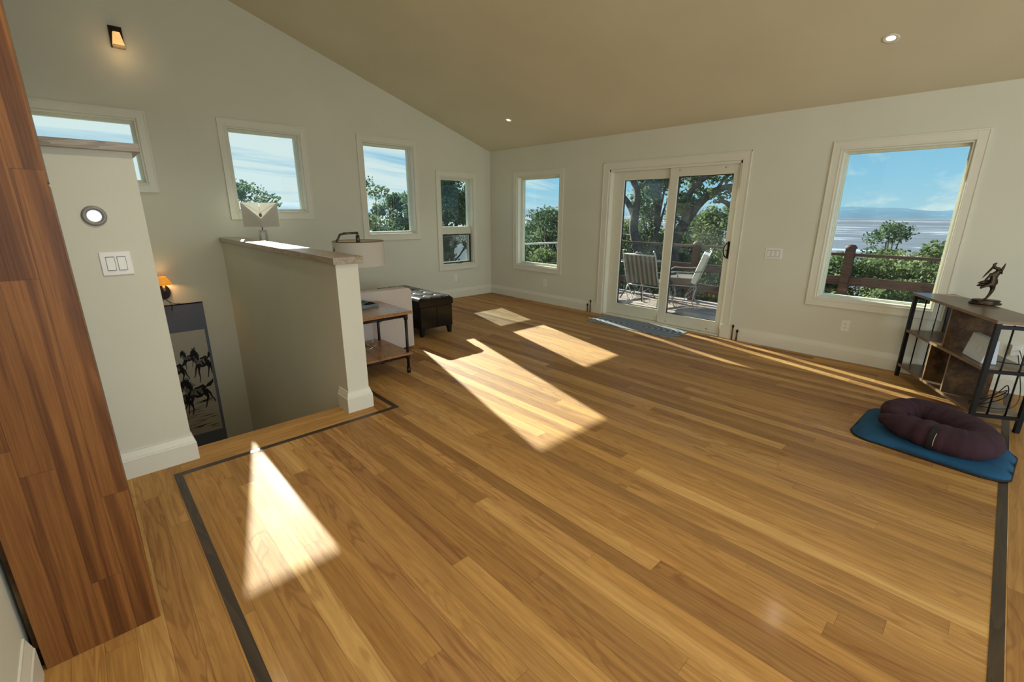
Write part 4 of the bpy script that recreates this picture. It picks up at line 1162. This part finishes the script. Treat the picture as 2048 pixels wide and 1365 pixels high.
# ================================================================== outdoors
# deck
DZ = -.10
k = MB(); k.prism([(-.3, .17), (8.5, .17), (8.5, 2.72), (.92, 2.72), (.36, .5), (-.3, .5)], .05, 0, 'z', DZ - .05)
struct(k.build('deck', 'deck_boards'), 'weathered wooden deck outside the sliding door')
# fences
def post(x, y, h, name='fence_post', par=None):
    k = MB(); k.box((x - .055, y - .055, DZ), (x + .055, y + .055, h - .05)); k.lathe([(.075, 0), (.078, .02), (.05, .05), (.0, .06)], (x, y, h - .05), 16)
    return k.build(name, 'fence_wood', par)
t = thing('deck_railing', 'dark brown wooden railing along the far edge of the deck', 'railing', (0, 2.65, 0))
for x in (.92, 2.74, 5.07, 7.4): 
    o = post(x, 0, 1.045 if x > 3 else .98, 'post', t)
for z0, z1, th in ((.885, .925, .07), (.455, .585, .04), (.085, .215, .04)):
    k = MB(); k.box((.92, -th / 2 - .0, z0), (8.4, th / 2, z1)); k.build('rail', 'fence_wood', t)
t = thing('deck_railing', 'pale-topped railing at the side of the deck seen through the narrow corner window', 'railing', (.40, .45, 0), math.atan2(2.1, .5) )
L_ = math.hypot(2.1, .5)
k = MB(); k.box((0, -.03, .90), (L_, .03, .93)); k.build('top_rail', 'patio_cushion', t)
for z0, z1 in ((.455, .53), (.12, .2)):
    k = MB(); k.box((0, -.015, z0), (L_ - .05, .015, z1)); k.build('rail', 'fence_wood', t)
k = MB(); k.box((-.04, -.04, DZ), (.04, .04, .90)); k.build('post', 'fence_wood', t)

# wrought iron patio chairs
def patio_chair(loc, rz, label, cushion):
    t = thing('patio_chair', label, 'chair', loc, rz, 'patio chairs on the deck')
    # local: sitter faces +y, back at -y; back leans
    W_ = .31
    k = MB()
    for s in (-1, 1):
        k.tube([(s * W_, -.22, .40), (s * W_, -.30, .60), (s * W_, -.40, .93), (s * (W_ - .01), -.425, .985), (s * (W_ - .04), -.40, 1.0), (s * (W_ - .05), -.385, .975)], .011, 8)
        k.tube([(s * W_, -.22, .40), (s * W_, .28, .42)], .011, 8)
    k.tube([(-W_, -.40, .93), (W_, -.40, .93)], .010, 8); k.tube([(-W_, -.22, .40), (W_, -.22, .40)], .010, 8); k.tube([(-W_, .28, .42), (W_, .28, .42)], .010, 8)
    k.tube([(-.07, -.41, .945), (-.03, -.42, .975), (0, -.415, .955), (.03, -.42, .975), (.07, -.41, .945)], .007, 6)
    k.build('frame', 'iron_pale', t)
    for s in (-1, 1):
        k = MB(); k.tube([(s * (W_ + .02), -.32, .66), (s * (W_ + .05), -.1, .64), (s * (W_ + .05), .18, .64), (s * (W_ + .04), .26, .58), (s * (W_ + .01), .26, .43)], .010, 8); k.build('armrest', 'iron_pale', t)
        for f in (-1, 1):
            yb = -.2 if f < 0 else .24
            k = MB(); k.tube([(s * W_, yb, .41), (s * (W_ + .02), yb + f * .03, .28), (s * (W_ - .02), yb + f * .0, .14), (s * (W_ + .01), yb + f * .06, .02), (s * (W_ + .02), yb + f * .10, .01), (s * (W_ + .01), yb + f * .12, .03)], .009, 8)
            # scroll work
            k.tube([(s * W_, yb - f * .01, .36), (s * W_, yb - f * .09, .26), (s * (W_ - .01), yb - f * .14, .14), (s * W_, yb - f * .10, .09), (s * W_, yb - f * .06, .13)], .007, 6)
            k.tube([(s * (W_ - .02), yb, .2), (s * (W_ - .12), yb, .28), (s * (W_ - .2), yb, .2), (s * (W_ - .15), yb, .15)], .006, 6)
            k.build('leg', 'iron_pale', t)
    m = 'sling_stripe' if not cushion else 'patio_cushion'
    th = .045 if not cushion else .10
    k = MB(); A = Vector((0, -.235, .43)); B = Vector((0, -.395, .915)); dv = (B - A); nn = Vector((0, dv.z, -dv.y)).normalized()
    vs = [(sx * (W_ - .012), *(P.yz + nn.yz * o_)) for P in (A, B) for o_ in (0.0, th) for sx in (-1, 1)]
    k.add(vs, [(0, 1, 3, 2), (4, 6, 7, 5), (0, 4, 5, 1), (2, 3, 7, 6), (0, 2, 6, 4), (1, 5, 7, 3)]); k.build('back_cushion', m, t, bevel=.012); m = 'sling_stripe'
    k = MB(); k.box((-W_ + .012, -.16, .415), (W_ - .012, .28, .415 + th + .02)); k.build('seat_cushion', m, t, bevel=.015)
    return t
patio_chair((2.56, 1.42, DZ), math.radians(-3), 'patio chair with striped cushion, its back to the sliding door', False)
patio_chair((2.88, 1.93, DZ), math.radians(113), 'patio chair with pale sunlit cushion turned sideways by the railing', True)
patio_chair((.95, 1.55, DZ), math.radians(-80), 'patio chair at the deck corner seen through the narrow window', False)
t = thing('patio_table', 'round iron patio table between the deck chairs', 'table', (1.95, 2.05, DZ))
k = MB(); k.lathe([(0, .70), (.40, .70), (.405, .71), (.40, .72), (0, .72)], (0, 0, 0), 32, smooth=False); k.build('tabletop', 'iron_dark', t)
for i in range(4):
    an = PI / 4 + PI / 2 * i; c_, s_ = math.cos(an), math.sin(an)
    k = MB(); k.tube([(.30 * c_, .30 * s_, .70), (.20 * c_, .20 * s_, .45), (.22 * c_, .22 * s_, .2), (.34 * c_, .34 * s_, 0.0)], .012, 8); k.build('leg', 'iron_dark', t)

# terrain
def terrain():
    k = MB(); nx, ny = 70, 70; vs = []
    for j in range(ny + 1):
        for i in range(nx + 1):
            X = -260 + 420 * i / nx; Y = -60 + 420 * j / ny
            dd = math.hypot(max(0, abs(X - 4) - 8), max(0, Y - 0) if Y > 0 else max(0, -8 - Y))
            z = -3.0 - .16 * dd - .00004 * dd * dd + 1.2 * math.sin(X * .05) * math.cos(Y * .043) * min(1, dd / 30)
            vs.append((X, Y, max(z, -72)))
    fs = [(j * (nx + 1) + i, j * (nx + 1) + i + 1, (j + 1) * (nx + 1) + i + 1, (j + 1) * (nx + 1) + i) for j in range(ny) for i in range(nx)]
    k.add(vs, fs, 0, True); return k.build('hillside', 'hill_ground')
struct(terrain(), 'wooded hillside falling away from the house')
k = MB(); k.add([(-16000, -9000, -70), (12000, -9000, -70), (12000, 16000, -70), (-16000, 16000, -70)], [(0, 1, 2, 3)])
struct(k.build('valley', 'hazy_valley'), 'flat snowy valley far below')
def mountains():
    k = MB(); n = 160; rd = random.Random(5); vs = []
    for i in range(n + 1):
        az = math.radians(-75 + 110 * i / n)        # from -x side round to +y and beyond
        R0 = 9000
        h = 120 + 42 * math.sin(i * .16 + 1.2) + 22 * math.sin(i * .41) + 10 * math.sin(i * 1.1) + rd.uniform(-5, 5)
        for rr_, zz in ((R0, -70), (R0 + 500, -70 + (h + 70) * .45 + rd.uniform(-8, 8)), (R0 + 1300, -15 + h), (R0 + 3000, -70)):
            vs.append((6 + rr_ * math.sin(az), -5 + rr_ * math.cos(az), zz))
    fs = [(i * 4 + j, i * 4 + j + 1, i * 4 + 5 + j, i * 4 + 4 + j) for i in range(n) for j in range(3)]
    k.add(vs, fs, 0, True); return k.build('mountain_range', 'hazy_mountain')
struct(mountains(), 'mountains on the horizon, tinted blue as painted haze')

# trees -----------------------------------------------------------
def leaf_cloud(centres, rng_, per, r_lo, r_hi, size):
    """tufts of small leaf blades round the given centres"""
    C_ = np.array(centres); n = len(C_) * per
    c = np.repeat(C_, per, 0); rad_ = np.repeat(rng_.uniform(r_lo, r_hi, len(C_)), per)
    dv = rng_.normal(size=(n, 3)); dv /= np.linalg.norm(dv, axis=1)[:, None]
    rr_ = rad_ * rng_.uniform(.25, 1, n) ** .6
    p = c + dv * rr_[:, None] * np.array([1, 1, .75])
    a = rng_.normal(size=(n, 3)); a /= np.linalg.norm(a, axis=1)[:, None]
    b = np.cross(a, rng_.normal(size=(n, 3))); b /= np.linalg.norm(b, axis=1)[:, None]
    s = size * rng_.uniform(.6, 1.3, n)[:, None]
    v = np.stack([p - a * s, p + b * s * .55, p + a * s, p - b * s * .55], 1).reshape(-1, 3)
    return v
def mesh_from_quads(name, v, mat):
    me = bpy.data.meshes.new(name); nq = len(v) // 4
    me.vertices.add(len(v)); me.vertices.foreach_set('co', v.astype(np.float32).ravel())
    me.loops.add(nq * 4); me.loops.foreach_set('vertex_index', np.arange(nq * 4, dtype=np.int32))
    me.polygons.add(nq); me.polygons.foreach_set('loop_start', np.arange(0, nq * 4, 4, dtype=np.int32))
    me.update(calc_edges=True); me.materials.append(MATS[mat]); return me
def tree_proto(seed, height, crown_r, crown_z0, ncl, per, size, mat, tuft=(.28, .5), lean=0, shape='round'):
    """gnarled pinyon / juniper: trunk, forking limbs, tufts at the limb ends"""
    rg = np.random.default_rng(seed); rd = random.Random(seed)
    cs = []
    for i in range(ncl):
        f = rd.random() ** .8; z = crown_z0 + (height - crown_z0) * f
        if shape == 'cone': R = crown_r * (1 - .75 * f)
        else: R = crown_r * math.sqrt(max(.05, 1 - (1.9 * f - .85) ** 2 * .85))
        an = rd.random() * 2 * PI; q = R * rd.random() ** .45
        cs.append((q * math.cos(an) + lean * f, q * math.sin(an), z))
    k = MB()
    tp = [(0, 0, 0), (.08, .03, height * .25), (-.05 + lean * .4, .05, height * .5), (.04 + lean * .7, -.03, height * .75), (lean, 0, height * .93)]
    k.tube(tp, [.17, .14, .11, .07, .02], 8)
    for c in cs[::3]:
        f = max(.12, min(.85, (c[2] - .5) / height * .8)); i = min(3, int(f * 4)); s = f * 4 - i
        b0 = Vector(tp[i]).lerp(Vector(tp[i + 1]), s); e = Vector(c); m = (b0 + e) / 2 + Vector((rd.uniform(-.12, .12), rd.uniform(-.12, .12), rd.uniform(-.15, .1)))
        k.tube([b0, m, e], [.05, .03, .008], 5)
    return cs, k, rg
def make_tree(name_, seed, loc, rz, sc, height, crown_r, z0, ncl, per, size, mat, label, **kw):
    cs, k, rg = tree_proto(seed, height, crown_r, z0, ncl, per, size, mat, **kw)
    t = thing('tree', label, 'tree', loc, rz, 'trees outside the windows'); t.scale = (sc, sc, sc)
    k.build('trunk', 'bark', t)
    me = mesh_from_quads('foliage', leaf_cloud(cs, rg, per, *kw.get('tuft', (.28, .5)), size), mat)
    o = bpy.data.objects.new('foliage', me); COL.objects.link(o); o.parent = t
    return t
pA = make_tree('t', 11, (-6.9, 3.75, -3.85), 0.4, 1.0, 6.5, 1.75, 1.2, 120, 190, .060, 'needles_dark', 'dense dark juniper filling the view of the narrow crank-out window')
pB = make_tree('t', 12, (-6.3, .40, -3.85), 0.9, 1.0, 6.2, 1.3, 1.5, 46, 150, .055, 'needles_dark', 'open-branched pinyon at the left of the tall gable window')
pC = make_tree('t', 13, (4.2, 10.6, -4.95), 0.9, 1.0, 5.3, 2.1, 1.0, 110, 200, .060, 'needles_olive', 'rounded olive-green pinyon behind the railing post in the right window')
pD = make_tree('t', 14, (-1.05, 7.8, -4.2), 0.2, 1.0, 7.6, .95, 1.0, 95, 170, .055, 'needles_dark', 'tall narrow juniper in the right part of the left door panel')
protos = {'A': pA, 'B': pB, 'C': pC, 'D': pD}
def plant(kind, loc, rz, sc, label):
    o = copy_tree(protos[kind]); o.location = loc; o.rotation_euler = (0, 0, rz); o.scale = sc if isinstance(sc, tuple) else (sc,) * 3; o['label'] = label; return o
plant('A', (-9.6, 3.7, -4.4), 2.1, .98, 'dark juniper at the right of the tall gable window')
plant('B', (-8.6, -2.0, -4.0), 1.3, (1.15, 1.15, .99), 'treetop just above the sill of the high second window, behind the lamp shade')
plant('B', (-11.5, -.6, -4.9), 3.3, 1.0, 'lone sparse treetop behind the high second window')
plant('A', (-11, 1.9, -5.2), 4.0, 1.0, 'dark juniper low between the two trees of the tall gable window')
plant('B', (-2.3, 4.0, -4.3), 2.0, .93, 'sparse pinyon at the left of the narrow corner window')
plant('A', (-3.4, 6.0, -4.5), 1.0, .88, 'bushy juniper in the middle of the narrow corner window')
plant('C', (-1.4, 3.2, -4.4), 5.0, .92, 'olive-green pinyon low behind the deck corner chair')
plant('C', (-3.6, 4.6, -4.6), 0.7, 1.02, 'leafy olive pinyon low at the left of the narrow corner window')
plant('A', (-5.2, 9.6, -4.6), 5.2, .92, 'dark juniper far behind the narrow corner window')
plant('A', (-5.6, 7.4, -4.9), 2.6, .95, 'dark juniper low behind the narrow corner window, between two paler pinyons')
plant('C', (-1.9, 8.0, -4.2), 2.3, 1.0, 'olive pinyon at the left of the sliding door view')
plant('C', (-.2, 11.5, -4.4), 1.7, 1.14, 'olive-green pinyon in the right half of the sliding door')
plant('C', (1.3, 9.0, -4.6), 3.9, .96, 'low olive pinyon behind the sunlit patio chair')
plant('A', (-3.2, 15.0, -5.0), 2.9, .95, 'distant dark juniper behind the sliding door view')
plant('C', (2.7, 7.0, -4.6), 4.4, .80, 'rounded pinyon low behind the deck railing by the door')
plant('C', (5.4, 12.8, -5.5), 2.2, 1.04, 'flat-topped pinyon in the middle of the right window')
plant('C', (6.5, 9.5, -4.45), 0.2, 1.0, 'pinyon at the right of the large right window')
plant('B', (3.95, 13.5, -5.15), 1.9, 1.0, 'dark treetop at the left of the large right window')
plant('C', (5.6, 6.9, -4.6), 5.5, .86, 'bright olive pinyon just behind the railing in the right window')
plant('C', (4.2, 6.4, -4.6), 3.0, .80, 'low pinyon behind the railing post in the right window, nearest the house')
plant('C', (7.2, 14.5, -5.6), 4.1, 1.1, 'pinyon behind the others at the far right of the right window')
plant('A', (7.0, 6.4, -4.6), 1.1, .78, 'dark juniper beyond the right end of the deck')

# big gnarled trees beside the deck, with hand-shaped limbs
def limb_tree(label, trunk_sets, centres, per, size, mat, tuft):
    t = thing('tree', label, 'tree', trunk_sets[0][0][0], 0, 'trees outside the windows'); org = Vector(trunk_sets[0][0][0])
    k = MB()
    for pts, rs in trunk_sets:
        # smooth path
        V_ = [Vector(p) - org for p in pts]; out = []; ro = []
        for i in range(len(V_) - 1):
            p0, p1, p2, p3 = V_[max(i - 1, 0)], V_[i], V_[i + 1], V_[min(i + 2, len(V_) - 1)]
            for j in range(5):
                s = j / 5; out.append(.5 * ((2 * p1) + (-p0 + p2) * s + (2 * p0 - 5 * p1 + 4 * p2 - p3) * s * s + (-p0 + 3 * p1 - 3 * p2 + p3) * s ** 3)); ro.append(rs[i] * (1 - s) + rs[i + 1] * s)
        out.append(V_[-1]); ro.append(rs[-1]); k.tube(out, ro, 9)
    k.build('trunk', 'bark', t)
    rg = np.random.default_rng(len(centres)); cs = [tuple(Vector(c) - org) for c in centres]
    me = mesh_from_quads('foliage', leaf_cloud(cs, rg, per, *tuft, size), mat)
    o = bpy.data.objects.new('foliage', me); COL.objects.link(o); o.parent = t
    return t
rd = random.Random(21)
cen = [(-.9 + rd.uniform(-.5, .4), 5.0 + rd.uniform(-.4, .8), rd.uniform(2.3, 3.3)) for _ in range(22)] + [(-.75 + rd.uniform(-.35, .3), 5.2 + rd.uniform(-.2, .5), rd.uniform(-.2, 1.2)) for _ in range(26)] + [(.2 + rd.uniform(-.3, .4), 5.2, rd.uniform(2.4, 3.2)) for _ in range(10)]
limb_tree('gnarled forked tree trunk left of centre in the sliding door view',
    [([(.45, 5.0, -3.6), (.38, 5.0, -.86), (.23, 5.0, -.2), (.056, 5, .55), (-.10, 5, 1.06), (-.10, 5, 1.45), (-.06, 5.0, 1.75), (-.10, 5.02, 2.05), (-.30, 5.05, 2.35), (-.5, 5.1, 3.0)], [.17, .14, .13, .12, .115, .11, .085, .08, .075, .04]),
     ([(-.10, 5, 1.36), (-.25, 5, 1.62), (-.45, 5.0, 1.85), (-.8, 5.0, 2.1), (-1.2, 5.1, 2.3)], [.09, .08, .07, .05, .03]),
     ([(-.1, 5, 2.0), (.15, 5.1, 2.3), (.4, 5.2, 2.6)], [.04, .03, .01]), ([(.0, 5, 1.0), (-.4, 5.2, .9), (-.8, 5.3, 1.0)], [.05, .03, .01])],
    cen, 80, .045, 'needles_olive', (.13, .28))
cen = []
for _ in range(20): cen.append((rd.uniform(1.35, 3.0), 4.2 + rd.uniform(-.3, .6), rd.uniform(2.15, 2.9)))
for _ in range(10): cen.append((rd.uniform(1.3, 1.75), 4.3 + rd.uniform(-.2, .4), rd.uniform(1.4, 2.3)))
cen += [(2.25, 4.2, 1.83), (2.4, 4.2, 1.86), (2.1, 4.25, 1.87)]
limb_tree('big dark leaning tree arching across the right half of the sliding door view',
    [([(1.60, 4.2, -3.6), (1.62, 4.2, -.45), (1.50, 4.2, .46), (1.52, 4.2, .90), (1.62, 4.2, 1.18), (1.78, 4.2, 1.42), (1.94, 4.2, 1.66), (2.15, 4.2, 1.86), (2.4, 4.2, 1.98), (2.75, 4.2, 2.02), (3.2, 4.3, 2.1)], [.18, .15, .125, .115, .11, .095, .09, .08, .065, .055, .04]),
     ([(1.62, 4.2, 1.15), (1.66, 4.25, 1.5), (1.68, 4.25, 1.85), (1.85, 4.25, 2.1), (2.2, 4.2, 2.32), (2.6, 4.2, 2.5)], [.09, .075, .07, .065, .055, .04]),
     ([(1.45, 4.2, .5), (1.40, 4.15, 1.2), (1.42, 4.15, 1.9), (1.5, 4.1, 2.6)], [.10, .085, .075, .06]),
     ([(3.1, 4.2, 1.0), (2.85, 4.2, 1.45), (2.62, 4.2, 1.63), (2.45, 4.2, 1.72), (2.30, 4.2, 1.70)], [.12, .075, .055, .04, .015]),
     ([(2.3, 4.2, 1.95), (2.42, 4.2, 2.15), (2.6, 4.2, 2.3)], [.04, .03, .02]), ([(2.6, 4.2, 1.64), (2.72, 4.2, 1.9), (2.9, 4.2, 2.05)], [.03, .03, .02])],
    cen, 85, .045, 'needles_olive', (.13, .26))

# sky light sampling portals at the glazed openings
def portal(loc, direction, sx, sy):
    o = area('portal', loc, direction, sx, sy, 1); o.data.cycles.is_portal = True; return o
for (a_, b_, c_, e_) in WA.values(): portal((-.17, (a_ + b_) / 2, (c_ + e_) / 2), (1, 0, 0), b_ - a_, e_ - c_)
for (a_, b_, c_, e_) in WB.values(): portal(((a_ + b_) / 2, .17, (c_ + e_) / 2), (0, -1, 0), b_ - a_, e_ - c_)
portal((3.5, .18, 1.05), (0, -1, 0), 1.9, 2.1)
